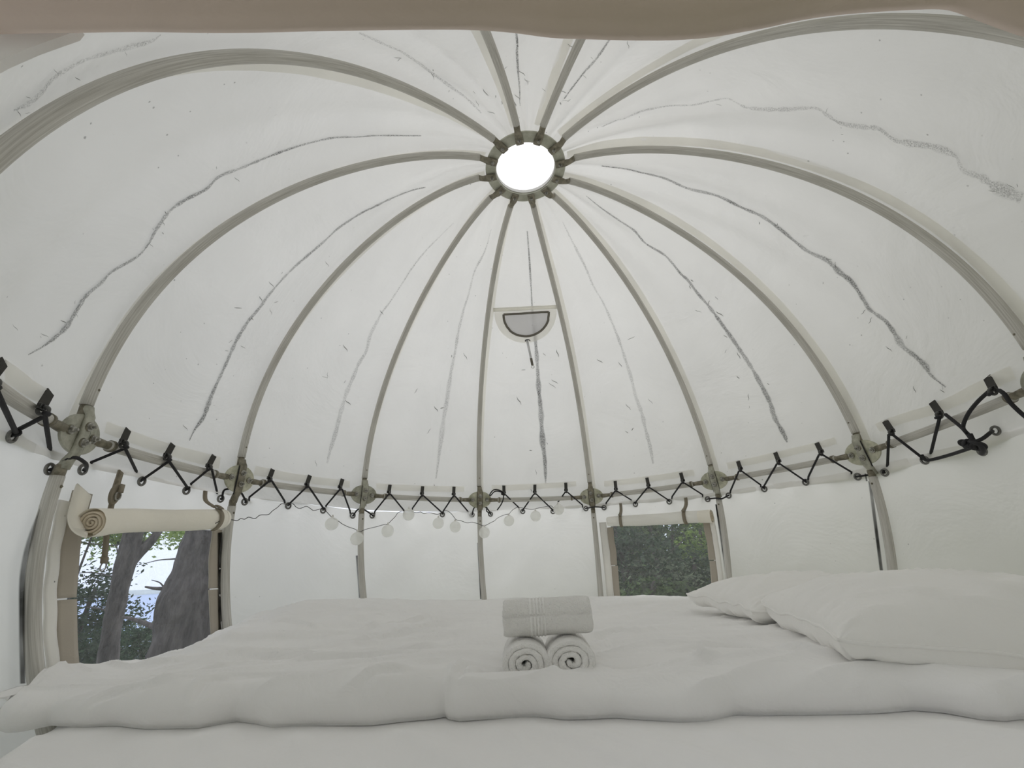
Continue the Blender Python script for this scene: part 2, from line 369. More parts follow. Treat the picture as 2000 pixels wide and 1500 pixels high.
def rib(k, t): return pol(*rib_polar(k, t))
def low(k, z, off=1.0):
    q = Q[k]; r = (1+q[2])+(B1+q[9])*z+(B2+q[10])*z*z
    A = rang(k)+q[1]+q[11]*z
    return Vector((r*off*cos(A), r*off*sin(A), z+q[3]))
def node(k): return rib(k, 1.0)
def wall_r(z, off=1.02): return off*(1+B1*z+B2*z*z)
def wallp(th, z, off=1.02):       # th in degrees
    r = wall_r(z, off); a = radians(th); return Vector((r*cos(a), r*sin(a), z))
def hit_wall(x, y, off=1.02):
    d = ray(x, y); lo, hi = 0.7, 0.7
    f = lambda t: hypot(CAMP.x+d.x*t, CAMP.y+d.y*t) - wall_r(CAMP.z+d.z*t, off)
    while f(hi) < 0 and hi < 4: hi += 0.02
    lo = hi-0.02
    for _ in range(20):
        mid = (lo+hi)/2
        if f(mid) < 0: lo = mid
        else: hi = mid
    return CAMP+d*hi

WT = [(-100.0, -0.06), (-30, -0.06), (0, -0.058), (20, -0.056), (37, -0.046), (50, -0.044), (67, -0.032), (97, -0.030), (110, -0.038), (135, -0.043), (150, -0.034), (165, -0.034), (183, -0.030), (192, -0.037), (261, -0.04)]
def wtop(th):
    for (a, za), (b, zb) in zip(WT, WT[1:]):
        if a <= th <= b: return za+(zb-za)*(th-a)/(b-a)
    return -0.05
# ---- canopy surface
OFF = 0.022
def smooth(x): x = min(max(x, 0), 1); return x*x*(3-2*x)
def canopy(kf, t, off=OFF):
    """kf: rib index as float (12.5 lies between ribs 12 and 1); t 0 at crown .. 1 at hoop, >1 = skirt below the hoop"""
    k = int(math.floor(kf)); f = kf-k
    ka = (k-1) % 12+1; kb = k % 12+1
    tt = min(t, 1.0)
    Aa, ra, za = rib_polar(ka, tt); Ab, rb, zb = rib_polar(kb, tt)
    while Ab < Aa: Ab += 2*pi
    while Ab-Aa > pi: Ab -= 2*pi
    A = Aa+(Ab-Aa)*f; r = ra+(rb-ra)*f; z = za+(zb-za)*f
    # outward normal in the profile plane
    e = 0.01; _, r2, z2 = rib_polar(ka, min(tt+e, 1)); _, r1, z1 = rib_polar(ka, max(min(tt+e, 1)-2*e, 0))
    n = Vector((-(z2-z1), (r2-r1))); n.normalize()
    bell = sin(pi*f)
    sag = -0.010*bell*sin(pi*min(tt, 1))
    right = smooth(1-abs(((kf-4.0+6) % 12)-6)/2.6)      # the looser panels on the right
    front = smooth(1-abs(((kf-12.6+6) % 12)-6)/1.8)
    P = (cos(A)*2.3*r+3, sin(A)*2.3*r, z*1.2)
    nz = noise.noise(Vector((kf*1.9, t*2.0, 3.1)))*0.006
    fold = noise.noise(Vector((kf*5.0+t*1.5, t*1.2+kf*0.7, 9.0)))
    rid = (1-abs(noise.noise(Vector((kf*3.3+t*2.4, t*2.2-kf*0.4, 1.0))))*2.0)
    rid = max(rid, 0)**4
    d = off + sag*1.0 + nz*bell + bell*(0.006+0.022*right+0.012*front)*fold + bell*(0.004+0.008*right+0.005*front)*rid*0.9
    # fan of small puckers where the cloth is pulled to the joints
    w = smooth((tt-0.72)/0.28); dr = min(f, 1-f)
    d += w*math.exp(-dr*9)*0.004*sin(dr*90+tt*26)
    if t > 1: z = z-(t-1); 
    dr_ = n.x*d; dz_ = n.y*d
    return pol(A, r+dr_, z+dz_)
NU, NV = 12*22, 66
def can_fn(i, j):
    t = j*(1.10)-0.02 if False else j*1.10
    return canopy(1+i*12, t)
cv, cf = [], []
for i in range(NU):
    kf = 1+12*i/NU
    # first row: pulled in over the crown ring
    A, r, z = rib_polar((int(kf)-1) % 12+1, 0)
    for j in range(NV+1):
        A_ = math.degrees(PHI+radians(30)*(kf-7.5)) % 360
        A_ = A_-360 if A_ > 260 else A_
        t = (1.0-wtop(A_)+0.012)*j/NV
        cv.append(canopy(kf, t))
    A = atan2(cv[-(NV+1)].y-HY, cv[-(NV+1)].x-HX)
    cv[-(NV+1)] = Vector((HX+0.112*cos(A), HY+0.112*sin(A), HH+0.022))
for i in range(NU):
    i2 = (i+1) % NU
    for j in range(NV): cf.append((i*(NV+1)+j, i*(NV+1)+j+1, i2*(NV+1)+j+1, i2*(NV+1)+j))
can_bvh = BVHTree.FromPolygons([tuple(v) for v in cv], cf)
def hit_can(x, y, lift=0.003):
    d = ray(x, y); o = CAMP + d*0.25
    h = can_bvh.ray_cast(o, d)
    if h[0] is None: return None
    nn = h[1]; nn = nn if nn.dot(d) < 0 else -nn
    return h[0] + nn*lift
def on_can(A, z, lift=0.003):
    o = Vector((0, 0, z)); d = Vector((cos(A), sin(A), 0)); h = can_bvh.ray_cast(o, d)
    return h[0] - d*lift
ceiling = obj('ceiling', (cv, cf), 'canopy', origin=(0, 0, 0))
tag(ceiling, kind='structure')

# ---- seam tapes sewn to the canopy near each rib
SHIFT = {1: -0.10, 2: -0.11, 3: -0.085, 4: -0.065, 5: -0.06, 6: -0.055, 7: -0.05, 8: -0.055, 9: -0.05, 10: -0.07, 11: -0.06, 12: -0.13}
for k in range(1, 13):
    vs, fs = [], []; n = 70
    for j in range(n+1):
        t = 0.03+0.97*j/n
        _, r, z = rib_polar(k, t)
        hw = 0.013/(r*radians(30)); wob = 0.010*noise.noise(Vector((k*7.7, t*5, 0)))/max(r, .25) if k in (2, 3, 4) else 0
        sh = SHIFT[k]*(0.35+0.65*smooth(1.2-t))*min(1.0, 0.5/max(r, .15)+0.25)+wob
        for s in (-1, 1):
            p = canopy(k+12+sh+s*hw, t, OFF-0.004); vs.append(p)
    for j in range(n): fs.append((2*j, 2*j+1, 2*j+3, 2*j+2))
    obj('seam_tape', (vs, fs), 'tape', ceiling)

# ---- mildewed streaks down the middle of each panel
STREAKS = [
 ([(822,263),(740,263),(700,266),(650,267),(600,278),(560,290),(530,300),(500,313),(470,325),(425,343),(400,368),(360,388),(330,410),(308,438),(295,460),(288,475),(265,500),(215,530),(195,550),(165,575),(150,598),(130,630),(110,652),(80,675),(50,693)],
  [2,3,3,4,4,5,5,5,6,6,7,7,9,10,8,5,5,5,8,9,11,12,9,4,2], 0),
 ([(830,365),(800,372),(760,388),(735,400),(700,418),(660,445),(632,470),(600,498),(575,520),(550,545),(520,580),(508,598),(485,625),(475,640),(460,665),(448,690),(435,720),(415,765),(405,790),(395,815),(378,840),(368,860)],
  [2,3,3,4,4,4,4,5,5,4,5,6,6,7,7,7,7,8,9,8,4,2], 0),
 ([(885,435),(860,460),(830,490),(803,525),(790,545),(760,590),(745,610),(735,628),(722,655),(714,685),(700,710),(690,735),(675,770),(663,810),(655,845),(645,880),(638,905)],
  [1,2,3,3,3,3,3,5,6,6,6,7,8,8,8,7,4], 1),
 ([(960,447),(945,490),(928,530),(915,575),(905,605),(895,645),(888,690),(880,730),(872,780),(865,820),(860,870),(852,935)], [1,3,3,3,4,5,5,6,7,8,7,4], 1),
 ([(1030,450),(1034,520),(1038,585),(1041,630),(1045,658),(1049,710),(1052,760),(1056,800),(1059,860),(1064,900),(1066,945)], [2,3,3,4,5,7,7,8,8,8,2], 0),
 ([(1098,432),(1113,462),(1138,510),(1160,560),(1178,590),(1195,630),(1210,670),(1222,705),(1232,735),(1242,775),(1253,805),(1262,840),(1270,870),(1276,905)], [1,3,4,3,3,4,4,5,5,6,6,6,6,3], 1),
 ([(1145,382),(1175,405),(1210,430),(1240,450),(1262,475),(1300,500),(1329,533),(1343,546),(1364,573),(1388,602),(1406,627),(1430,661),(1451,693),(1470,720),(1488,755),(1504,786),(1515,816),(1531,848),(1538,864)],
  [1,2,3,3,4,4,4,5,5,5,6,6,7,7,8,8,8,7,3], 0),
 ([(1175,322),(1225,328),(1262,338),(1300,348),(1345,367),(1400,380),(1450,405),(1490,423),(1530,450),(1575,487),(1615,507),(1640,530),(1665,550),(1688,585),(1700,603),(1730,625),(1745,643),(1765,675),(1790,695),(1810,715),(1820,732),(1850,755)],
  [2,3,3,4,4,5,5,6,6,6,8,9,7,8,7,8,8,9,8,10,5,2], 0),
 ([(1175,248),(1220,228),(1260,213),(1310,205),(1350,205),(1390,197),(1420,192),(1440,200),(1460,209),(1500,212),(1540,211),(1595,210),(1620,226),(1650,240),(1690,245),(1720,250),(1750,270),(1790,278),(1830,285),(1870,303),(1883,330),(1920,345),(1950,365),(2000,385)],
  [2,3,4,3,3,3,3,4,6,8,8,6,7,8,10,10,9,12,14,8,10,14,18,20], 1),
 ([(1195,70),(1170,105),(1140,140),(1110,180),(1100,195)], [3,4,3,3,1], 0),
 ([(1008,60),(1010,110),(1014,160),(1016,205)], [4,4,3,1], 0),
 ([(700,60),(750,83),(785,98),(830,130),(870,160),(910,190),(940,220)], [4,5,4,5,5,4,2], 1),
 ([(310,62),(290,75),(245,88),(200,100),(160,112),(125,130),(95,150),(75,175),(50,197),(20,212)], [5,10,12,10,8,14,18,18,14,4], 1),
]
rs = random.Random(12)
sv, sf = [], []
def scratch(x, y, ln, wd, ang):
    a = [hit_can(x+cos(ang)*ln*g+0.12*ln*sin(g*5), y+sin(ang)*ln*g, 0.0032) for g in (-0.5, -0.17, 0.17, 0.5)]
    if None in a: return
    for i, p in enumerate(a):
        t = (a[min(i+1, 3)]-a[max(i-1, 0)]).normalized(); o = Vector((p.x, p.y, p.z-0.2)).normalized(); s = t.cross(o).normalized()
        w_ = wd*(p-CAMP).dot(CF)/FPX*(0.5 if i in (1, 2) else 0.12); sv.extend((p-s*w_, p+s*w_))
        if i: k = len(sv); sf.append((k-4, k-3, k-1, k-2))
for pts, wd, faint in STREAKS:
    for _ in range(7 if faint else 13):
        j = rs.randrange(len(pts)//3, len(pts)); x, y = pts[j]
        if y < 80: continue
        scratch(x-abs(rs.gauss(0, 34))*rs.choice((1, 1, -0.6)), y+rs.uniform(-25, 25), rs.uniform(4, 17), rs.uniform(0.6, 1.6), rs.choice((0.3, 2.2, 0.9, 1.4))+rs.gauss(0, 0.3))
scr = obj('scuff_marks', (sv, sf), 'scuff', ceiling, smooth=False); tag(scr, kind='stuff')
for pts, wd, faint in STREAKS:
    P, Wd = [], []
    cp = catmull([(a+1.6*noise.noise(Vector((i*1.7, b*0.05, 1.0))), b+1.6*noise.noise(Vector((i*1.7, a*0.05, 5.0))), w) for i, ((a, b), w) in enumerate(zip(pts, wd))], 8)
    cp = [Vector((c.x, c.y, c.z*(1+0.55*noise.noise(Vector((i*0.31, 4.0, c.x*0.01)))))) for i, c in enumerate(cp)]
    for c in cp:
        h = hit_can(c.x, c.y, 0.0035)
        if h is None: continue
        depth = (h-CAMP).dot(CF); P.append(h); Wd.append(c.z*1.35*depth/FPX)
    def side(p, t, _=0):
        o = Vector((p.x, p.y, p.z-0.2)).normalized(); return t.cross(o).normalized()
    vs, fs, uv = ribbon(P, side, Wd)
    obj('mildew_streak', (vs, fs), 'streakf' if faint else 'streak', ceiling, uv=uv)

# ---- hem bands along the bottom edge of the canopy, dark webbing tabs
def azz(p): return atan2(p.y, p.x)
BANDS = [[(0,700),(0,745),(87,762),(72,790)], [(203,823),(197,845),(428,893),(424,916)], [(497,910),(492,928),(682,940),(681,953)],
         [(734,944),(734,956),(906,950),(906,961)], [(960,948),(961,960),(1125,940),(1125,950)], [(1180,940),(1181,951),(1355,917),(1358,929)],
         [(1420,904),(1424,917),(1632,854),(1638,867)], [(1712,828),(1722,843),(1978,714),(1990,740)]]
for b in BANDS:
    q = [hit_can(x, y, 0.004) for x, y in b]
    if None in q: continue
    vs, fs = [], []; n = 24
    for i in range(n+1):
        f = i/n
        at_, ab = azz(q[0])+((azz(q[2])-azz(q[0])+pi) % (2*pi)-pi)*f, azz(q[1])+((azz(q[3])-azz(q[1])+pi) % (2*pi)-pi)*f
        zt, zb = q[0].z+(q[2].z-q[0].z)*f, q[1].z+(q[3].z-q[1].z)*f
        for s in (0, 0.5, 1): vs.append(on_can(at_+(ab-at_)*s, zt+(zb-zt)*s, 0.006))
    for i in range(n):
        for s in range(2): fs.append((i*3+s, i*3+s+1, (i+1)*3+s+1, (i+1)*3+s))
    obj('hem_band', (vs, fs), 'band', ceiling)

# ---------------------------------------------------------------- the walls of the lower dome
ZB = -0.585
def wsurf(th, z, off=1.02):
    nz = 0.007*noise.noise(Vector((th*0.05, z*3.5, 4.0)))+0.0018*noise.noise(Vector((th*0.13+z*6, z*4, 8.0)))
    top = smooth((z+0.12)/0.09)*0.004*sin(th*0.9)
    return wallp(th, z, off+nz+top)
def wall_mesh(th0, th1, holes):
    """holes: list of (tha, thb, ztop, zbot)"""
    step = 0.75; ths = set()
    n = int(round((th1-th0)/step)); ths |= {round(th0+(th1-th0)*i/n, 4) for i in range(n+1)}
    zs = {round(-0.06+(ZB+0.06)*i/40, 5) for i in range(41)}
    for a, b, zt, zb in holes:
        ths = {t for t in ths if abs(t-a) > 0.3 and abs(t-b) > 0.3} | {a, b}
        zs = {z for z in zs if abs(z-zt) > 0.004 and abs(z-zb) > 0.004} | {zt, zb}
    ths = sorted(ths); zs = sorted(zs, reverse=True)
    zs = [None, 'h'] + zs[1:]          # first rows: hem at the top
    vs = []
    for th in ths:
        for z in zs:
            if z is None: zz = wtop(th)
            elif z == 'h': zz = wtop(th)-0.012
            else: zz = min(z, wtop(th)-0.016)
            vs.append(wsurf(th, zz))
    m = len(zs); fs = []
    for i in range(len(ths)-1):
        for j in range(m-1):
            zc = None
            if j >= 2: zc = (zs[j]+zs[j+1])/2
            tc_ = (ths[i]+ths[i+1])/2
            if zc is not None and any(a < tc_ < b and zb < zc < zt for a, b, zt, zb in holes): continue
            fs.append((i*m+j, i*m+j+1, (i+1)*m+j+1, (i+1)*m+j))
    return vs, fs
W1 = (167.6, 190.2, -0.143, -0.56); W2 = (50.2, 73.2, -0.136, -0.56)
wl = obj('wall_left', wall_mesh(151.2, 256.0, [W1]), 'wall', origin=(0, 0, 0)); tag(wl, kind='structure')
wb = obj('wall_back', wall_mesh(31.2, 151.2, [W2]), 'wall', origin=(0, 0, 0)); tag(wb, kind='structure')
wr_ = obj('wall_right', wall_mesh(-76.0, 31.2, []), 'wall', origin=(0, 0, 0)); tag(wr_, kind='structure')
def wall_of(p):
    th = math.degrees(atan2(p.y, p.x)) % 360
    return wl if 151.2 <= th <= 256 else (wb if 31.2 <= th < 151.2 else wr_)
fl = obj('floor', disc((0, 0, -0.578), (0, 0, 1), (0, 1, 0), 0.86, 0.86, 0.006, n=64), 'floor', origin=(0, 0, -0.57)); tag(fl, kind='structure')
# black mould along the pole sleeves
for k, x0, x1, ya, yb, wid in [(11, 44, 40, 985, 1335, 20), (10, 430, 431, 1040, 1236, 13), (9, 697, 699, 1035, 1060, 3), (9, 697, 703, 1085, 1168, 6), (8, 933, 939, 1060, 1170, 3),
                           (6, 1399, 1418, 985, 1118, 5), (5, 1699, 1722, 940, 1118, 8), (5, 1690, 1693, 925, 940, 4)]:
    P, Wd = [], []; n = 24
    for i in range(n+1):
        f = i/n; y = ya+(yb-ya)*f
        if k == 11: x = 43+46*max(0, 1-f*2.1)**2 + 6*max(0, f-0.75)*4*0.25
        else: x = x0+(x1-x0)*f
        h = hit_wall(x, y, 1.006); P.append(h); Wd.append(wid*(h-CAMP).dot(CF)/FPX)
    vs, fs, uv = ribbon(P, lambda p, t: t.cross(Vector((p.x, p.y, 0)).normalized()).normalized(), Wd)
    obj('mould_stain', (vs, fs), 'mold', wall_of(P[3]), uv=uv)

# ---------------------------------------------------------------- windows
def win(name, w, mat, ths_in, parent_wall):
    a, b, zt, zb = w
    fr = bpy.data.objects.new(name, None); C.objects.link(fr); c = wallp((a+b)/2, (zt+zb)/2); fr.location = W(c); tag(fr, kind='structure')
    def pf(u, v):
        th = a-0.3+(b-a+0.6)*u; z = zt+0.01+(zb-zt-0.02)*v
        return wallp(th, z, 1.021+0.0025*noise.noise(Vector((th*0.3, z*14, 2.0))))
    obj('pane', grid(pf, 50, 60), mat, fr)
    # side trims (beige) and white zip tapes, with a small seam gap half-way down
    for (t0, t1, t2, ztp) in ths_in:      # outer white edge, outer beige, inner beige
        for (za, zc) in ((ztp, -0.296), (-0.299, zb-0.01)):
            obj('beige_trim', solidgrid(lambda u, v: wallp(t1+(t2-t1)*u+0.08*sin(v*9+t1), za+(zc-za)*v, 1.012), 4, 24, 0.004), 'beige', fr)
        obj('zip_tape', solidgrid(lambda u, v: wallp(t0+(t1-t0)*u, zt+0.02+(zb-zt-0.03)*v, 1.010+0.001*sin(v*40)), 3, 40, 0.003), 'trimwhite', fr)
    obj('sill_trim', solidgrid(lambda u, v: wallp(ths_in[0][1]+(ths_in[1][1]-ths_in[0][1])*u, -0.535-0.03*v, 1.013), 20, 2, 0.004), 'beige', fr)
    return fr
def solidgrid(fn, nu, nv, th):
    """grid with thickness th towards the tent's axis"""
    a, fa = grid(fn, nu, nv)
    b = [p - Vector((p.x, p.y, 0)).normalized()*th for p in a]; n = len(a)
    fs = list(fa)+[tuple(i+n for i in q[::-1]) for q in fa]
    ring = [i*(nv+1) for i in range(nu+1)]+[nu*(nv+1)+j for j in range(1, nv+1)]+[i*(nv+1)+nv for i in range(nu-1, -1, -1)]+[j for j in range(nv-1, 0, -1)]
    for i in range(len(ring)):
        p, q = ring[i], ring[(i+1) % len(ring)]; fs.append((p, p+n, q+n, q))
    return a+b, fs
win('window_1', W1, 'pane1', [(194.0, 192.4, 189.6, -0.10), (166.0, 166.7, 168.4, -0.14)], wl)
win('window_2', W2, 'pane2', [(76.0, 74.2, 72.6, -0.14), (48.4, 49.5, 51.0, -0.14)], wb)
# lighter strip beside window 1 on the wall

# ---------------------------------------------------------------- crown ring with skylight
HC = Vector((HX, HY, HH))
def annulus(c, r0, r1, th, n=72):
    vs, fs = [], []
    prof = [(r0, -th), (r1-th, -th), (r1, -th*0.4), (r1, th), (r0, th)]
    for i in range(n):
        A = 2*pi*i/n
        for r, z in prof: vs.append(Vector((c.x+r*cos(A), c.y+r*sin(A), c.z+z)))
    m = len(prof)
    for i in range(n):
        i2 = (i+1) % n
        for j in range(m): j2 = (j+1) % m; fs.append((i*m+j, i2*m+j, i2*m+j2, i*m+j2))
    return vs, fs
cr = thing('crown_ring', 'round olive grey steel ring holding the skylight where all roof poles meet', 'ring', HC)
obj('ring', annulus(HC, 0.1035, 0.1385, 0.004), 'ring', cr, smooth=False)
obj('skylight_pane', grid(lambda u, v: Vector((HC.x+0.118*v*cos(2*pi*u), HC.y+0.118*v*sin(2*pi*u), HC.z+0.016+0.02*(1-v*v))), 48, 12), 'skypane', cr)
rim = annulus(HC+Vector((0, 0, 0.010)), 0.102, 0.108, 0.007)
obj('skylight_collar', rim, 'trimwhite', cr)

# ---------------------------------------------------------------- roof poles
PLAB = {1: 'left of the two grey roof poles running from the crown ring to the top', 2: 'right of the two grey roof poles running from the crown ring to the top',
        3: 'thick curved grey roof pole sweeping across the top right corner', 4: 'curved grey roof pole arching right from the crown ring and leaving at the right edge',
        5: 'curved grey roof pole ending at the rightmost visible joint plate', 6: 'curved grey roof pole meeting the hoop above the right end of the small window',
        7: 'grey roof pole to the right of the half-moon vent', 8: 'nearly straight grey roof pole to the left of the half-moon vent',
        9: 'grey roof pole meeting the hoop at the first plate left of the middle plate', 10: 'curved grey roof pole meeting the hoop above the right end of the tree window',
        11: 'thick curved grey roof pole ending at the large leftmost joint plate', 12: 'thickest curved grey roof pole sweeping across the upper left corner'}
TR = 0.0112
def unit(v): return v.normalized()
for k in range(1, 13):
    # arc-length samples
    pts = [rib(k, t/160) for t in range(161)]
    ppos = [(p, (Vector((p.x-HX, p.y-HY, 0))).length) for p in pts]
    i0 = next(i for i, (p, r) in enumerate(ppos) if r > 0.163)
    nd = pts[-1]; i1 = max(i for i in range(161) if (pts[i]-nd).length > (0.062 if k != 11 else 0.058))
    th = thing('roof_pole', PLAB[k], 'tent pole', nd, 'roof poles of the dome')
    tpts = pts[i0:i1:2]+[pts[i1]]
    tube('tube', tpts, TR, 20, 'pole', th)
    # crown end: tongue on the ring, tapering into the tube
    d = unit(Vector((pts[i0].x-HX, pts[i0].y-HY, 0))); up = Vector((0, 0, 1)); s = d.cross(up)
    tongue = [HC+d*0.104, HC+d*0.112, HC+d*0.135, HC+d*0.150, pts[i0]+d*0.004]
    zz = [-0.010, -0.010, -0.010, -0.008, 0]
    tp = [Vector((p.x, p.y, HC.z+z)) if i < 4 else p for i, (p, z) in enumerate(zip(tongue, zz))]
    sec = []
    vs, fs = [], []; n = 16
    for i, p in enumerate(tp):
        w = [0.0125, 0.0130, 0.0128, 0.0100, 0.0100][i]; h = [0.0035, 0.004, 0.0045, 0.0075, 0.0100][i]
        for a in range(n):
            A = 2*pi*a/n; e = 0.6 if i < 3 else 1.0
            ca, sa = cos(A), sin(A)
            vs.append(p+s*(w*math.copysign(abs(ca)**e, ca))+up*(h*math.copysign(abs(sa)**e, sa)))
    for i in range(len(tp)-1):
        for a in range(n): a2 = (a+1) % n; fs.append((i*n+a, i*n+a2, (i+1)*n+a2, (i+1)*n+a))
    fs.append(tuple(range(n))[::-1]); fs.append(tuple((len(tp)-1)*n+a for a in range(n)))
    obj('crown_fitting', (vs, fs), 'ferrule', th)
    obj('crown_bolt', bolt(Vector((HC.x+d.x*RH, HC.y+d.y*RH, HC.z-0.013)), (0, 0, -1), 0.0042, 0.008), 'bolt', th, smooth=False)
    if k >= 4:
        # foot fitting: narrower spigot running to the joint plate
        fp = [pts[i1], pts[i1]+(nd-pts[i1])*0.25, pts[i1]+(nd-pts[i1])*0.55]
        obj('foot_fitting', sweep(fp, [0.0095, 0.0095, 0.0098], n=14), 'ferrule', th)
        # rivet near the tube's end
        c = pts[i1-3]; nn = unit(Vector((-c.x, -c.y, -0.2)))
        obj('rivet', bolt(c+nn*TR*0.93, nn, 0.0022, 0.002), 'ferrule', th, smooth=False)

# ---------------------------------------------------------------- joint plates, hoop poles and wall poles
NLAB = {4: 'round joint plate at the right end of the hoop, cut by the picture edge', 5: 'oval joint plate with bolts on the right, above the pillows', 6: 'oval joint plate above the right end of the small window',
        7: 'oval joint plate just left of the small window', 8: 'middle oval joint plate, below the left side of the vent', 9: 'grey oval joint plate, second to the left of the tree-free middle panel',
        10: 'pale yellowish round joint plate above the right end of the tree window', 11: 'largest round joint plate at the far left', 12: 'round joint plate beyond the left edge of the picture'}
NLAB[9] = 'grey oval joint plate between the middle plate and the pale yellowish one'
WLAB = {5: 'grey wall pole standing behind the two pillows', 6: 'grey wall pole along the right side of the small window', 7: 'grey wall pole along the left side of the small window',
        8: 'grey wall pole below the middle joint plate, left of the towels', 9: 'grey wall pole with a white globe lamp hanging in front of it', 10: 'grey wall pole with a black mouldy edge right of the tree window',
        11: 'thick curved grey wall pole at the far left beside the tree window'}
HLAB = {4: 'hoop pole running up to the right edge below the tangled black cord', 5: 'hoop pole between the two rightmost joint plates', 6: 'hoop pole above the small window with rolled blind', 7: 'hoop pole behind the looped end of the cord, right of the middle plate',
        8: 'hoop pole just left of the middle joint plate', 9: 'hoop pole above the wavy string-light wire, right of the pale plate', 10: 'hoop pole above the tree window', 11: 'hoop pole running out at the left edge'}
def hoop_pt(k, f):      # between node k and k+1
    a, b = node(k), node(k+1 if k < 12 else 1); Aa, Ab = azz(a), azz(b)
    D = (Ab-Aa+pi) % (2*pi)-pi; A = Aa+D*f
    r = hypot(a.x, a.y)*(1-f)+hypot(b.x, b.y)*f; z = a.z*(1-f)+b.z*f
    r *= 1-0.012*sin(pi*f)
    return Vector((r*cos(A), r*sin(A), z-0.001))
for k in range(4, 12):
    a = 0.088/radians(30)/1.0*0.96
    th = thing('hoop_pole', HLAB[k], 'tent pole', hoop_pt(k, 0.5)-Vector((0, 0, TR)), 'horizontal hoop poles')
    pts = [hoop_pt(k, a+(1-2*a)*i/40) for i in range(41)]
    tube('tube', pts, TR*0.95, 18, 'pole', th)
for k in range(4, 13):
    c = node(k); nn = unit(Vector((-c.x, -c.y, -0.10 if k not in (10, 11) else -0.03)))
    big = k in (10, 11)
    th = thing('joint_plate', NLAB[k], 'joint plate', c-Vector((0, 0, 0.04)), 'bolted joint plates on the hoop')
    up = unit(Vector((0, 0, 1))-nn*nn.z); sd = up.cross(nn)
    ra, rb = (0.054, 0.0375) if not big else (0.052, 0.041)
    if k == 11: ra, rb = 0.0535, 0.0385
    pc = c+nn*0.006
    obj('plate', disc(pc, nn, up, ra, rb, 0.0028, n=48), 'plate2' if k in (10, 8, 6, 5, 7) else 'plate', th, smooth=False)
    # upright flattened strap across the plate
    tilt = unit(up + sd*{11: -0.35, 10: -0.12, 9: -0.05, 6: -0.05, 5: -0.1, 4: 0.1}.get(k, 0)*1.0) if False else up
    if True:
        pT = rib(k, 0.97)-c; pB = low(k, -0.06)-c
        axis = unit(pT-pB); axis = unit(axis-nn*axis.dot(nn))
    sd2 = axis.cross(nn)
    hb = rb+0.004
    vs, fs = [], []; n = 14
    prof = [(-hb-0.026, 0.0095, 0.0090, 0.0), (-hb-0.008, 0.0098, 0.0075, 0.004), (-hb+0.004, 0.0125, 0.0045, 0.010), (0, 0.0125, 0.0036, 0.0125), (hb-0.004, 0.0125, 0.0040, 0.011), (hb+0.006, 0.0105, 0.0065, 0.005), (hb+0.016, 0.0097, 0.0090, 0.0)]
    for h, w, t_, o in prof:
        for a in range(n):
            A = 2*pi*a/n; ca, sa = cos(A), sin(A); e = 0.55
            vs.append(c+axis*h+nn*(o+t_*math.copysign(abs(sa)**e, sa))+sd2*(w*math.copysign(abs(ca)**e, ca)))
    for i in range(len(prof)-1):
        for a in range(n): a2 = (a+1) % n; fs.append((i*n+a, i*n+a2, (i+1)*n+a2, (i+1)*n+a))
    fs.append(tuple(range(n))[::-1]); fs.append(tuple((len(prof)-1)*n+a for a in range(n)))
    obj('upright_strap', (vs, fs), 'ferrule' if k in (10, 8, 7) else 'plate', th)
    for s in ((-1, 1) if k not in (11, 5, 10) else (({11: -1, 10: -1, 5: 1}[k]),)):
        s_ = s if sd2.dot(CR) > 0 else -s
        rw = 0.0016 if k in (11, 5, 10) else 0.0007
        obj('strap_gap_shade', sweep([c+axis*(-hb-0.004)+nn*0.010+sd2*(s_*0.0128), c+nn*0.0125+sd2*(s_*0.0134), c+axis*(hb-0.006)+nn*0.011+sd2*(s_*0.0130)], rw, n=6), 'black', th)  # thin black rod standing in for the shaded gap beside the strap
    for s in (0.42, -0.42):
        obj('bolt_shadow_ring', torus(c+axis*(s*rb)+nn*0.0165, nn, 0.0082, 0.0013, n=20, k=6), 'ferrule', th)  # added dark ring, imitates the shadow round the bolt
        obj('bolt', bolt(c+axis*(s*rb)+nn*0.0155, nn, 0.0058, 0.009), 'bolt', th, smooth=False)
    for s in (-1, 1):
        obj('bolt_shadow_ring', torus(c+sd*(s*ra*0.62)+nn*0.0098, nn, 0.0082, 0.0013, n=20, k=6), 'ferrule', th)  # side bolts get the same dark ring as painted shadow
        obj('bolt', bolt(c+sd*(s*ra*0.62)+nn*0.009, nn, 0.0058, 0.009), 'bolt', th, smooth=False)
    # side ferrules that receive the hoop poles (direction +/- along the hoop)
    for s in (-1, 1):
        if k == 4 and s < 0: continue
        if k == 12 and s > 0: continue
        kk = k if s > 0 else k-1
        f = [0.045, 0.062, 0.078, 0.088, 0.097]
        ps = [hoop_pt(kk, (x/radians(30)) if s > 0 else 1-(x/radians(30))) for x in f]
        obj('side_fitting', sweep(ps, [0.0095, 0.0088, 0.0078, 0.0088, 0.0100], n=14), 'ferrule', th)
        obj('fitting_collar', sweep([ps[3], ps[3]+(ps[4]-ps[3])*0.9], [0.0125, 0.0125], n=16), 'ferrule', th)
for k in range(5, 12):
    th = thing('wall_pole', WLAB[k], 'tent pole', low(k, -0.55), 'upright poles of the tent wall')
    z0 = -0.075 if k < 10 else -0.082
    pts = [low(k, z0+(-0.57-z0)*i/50) for i in range(51)]
    tube('tube', pts, TR*1.0 if k < 10 else TR*0.98, 20, 'pole', th)
    obj('head_fitting', sweep([low(k, z0+0.02), low(k, z0-0.004)], [0.0098, 0.0098], n=14), 'ferrule', th)
    c = pts[2]; nn = unit(Vector((-c.x, -c.y, 0)))
    obj('rivet', bolt(c+nn*TR*0.98, nn, 0.0022, 0.002), 'ferrule', th, smooth=False)

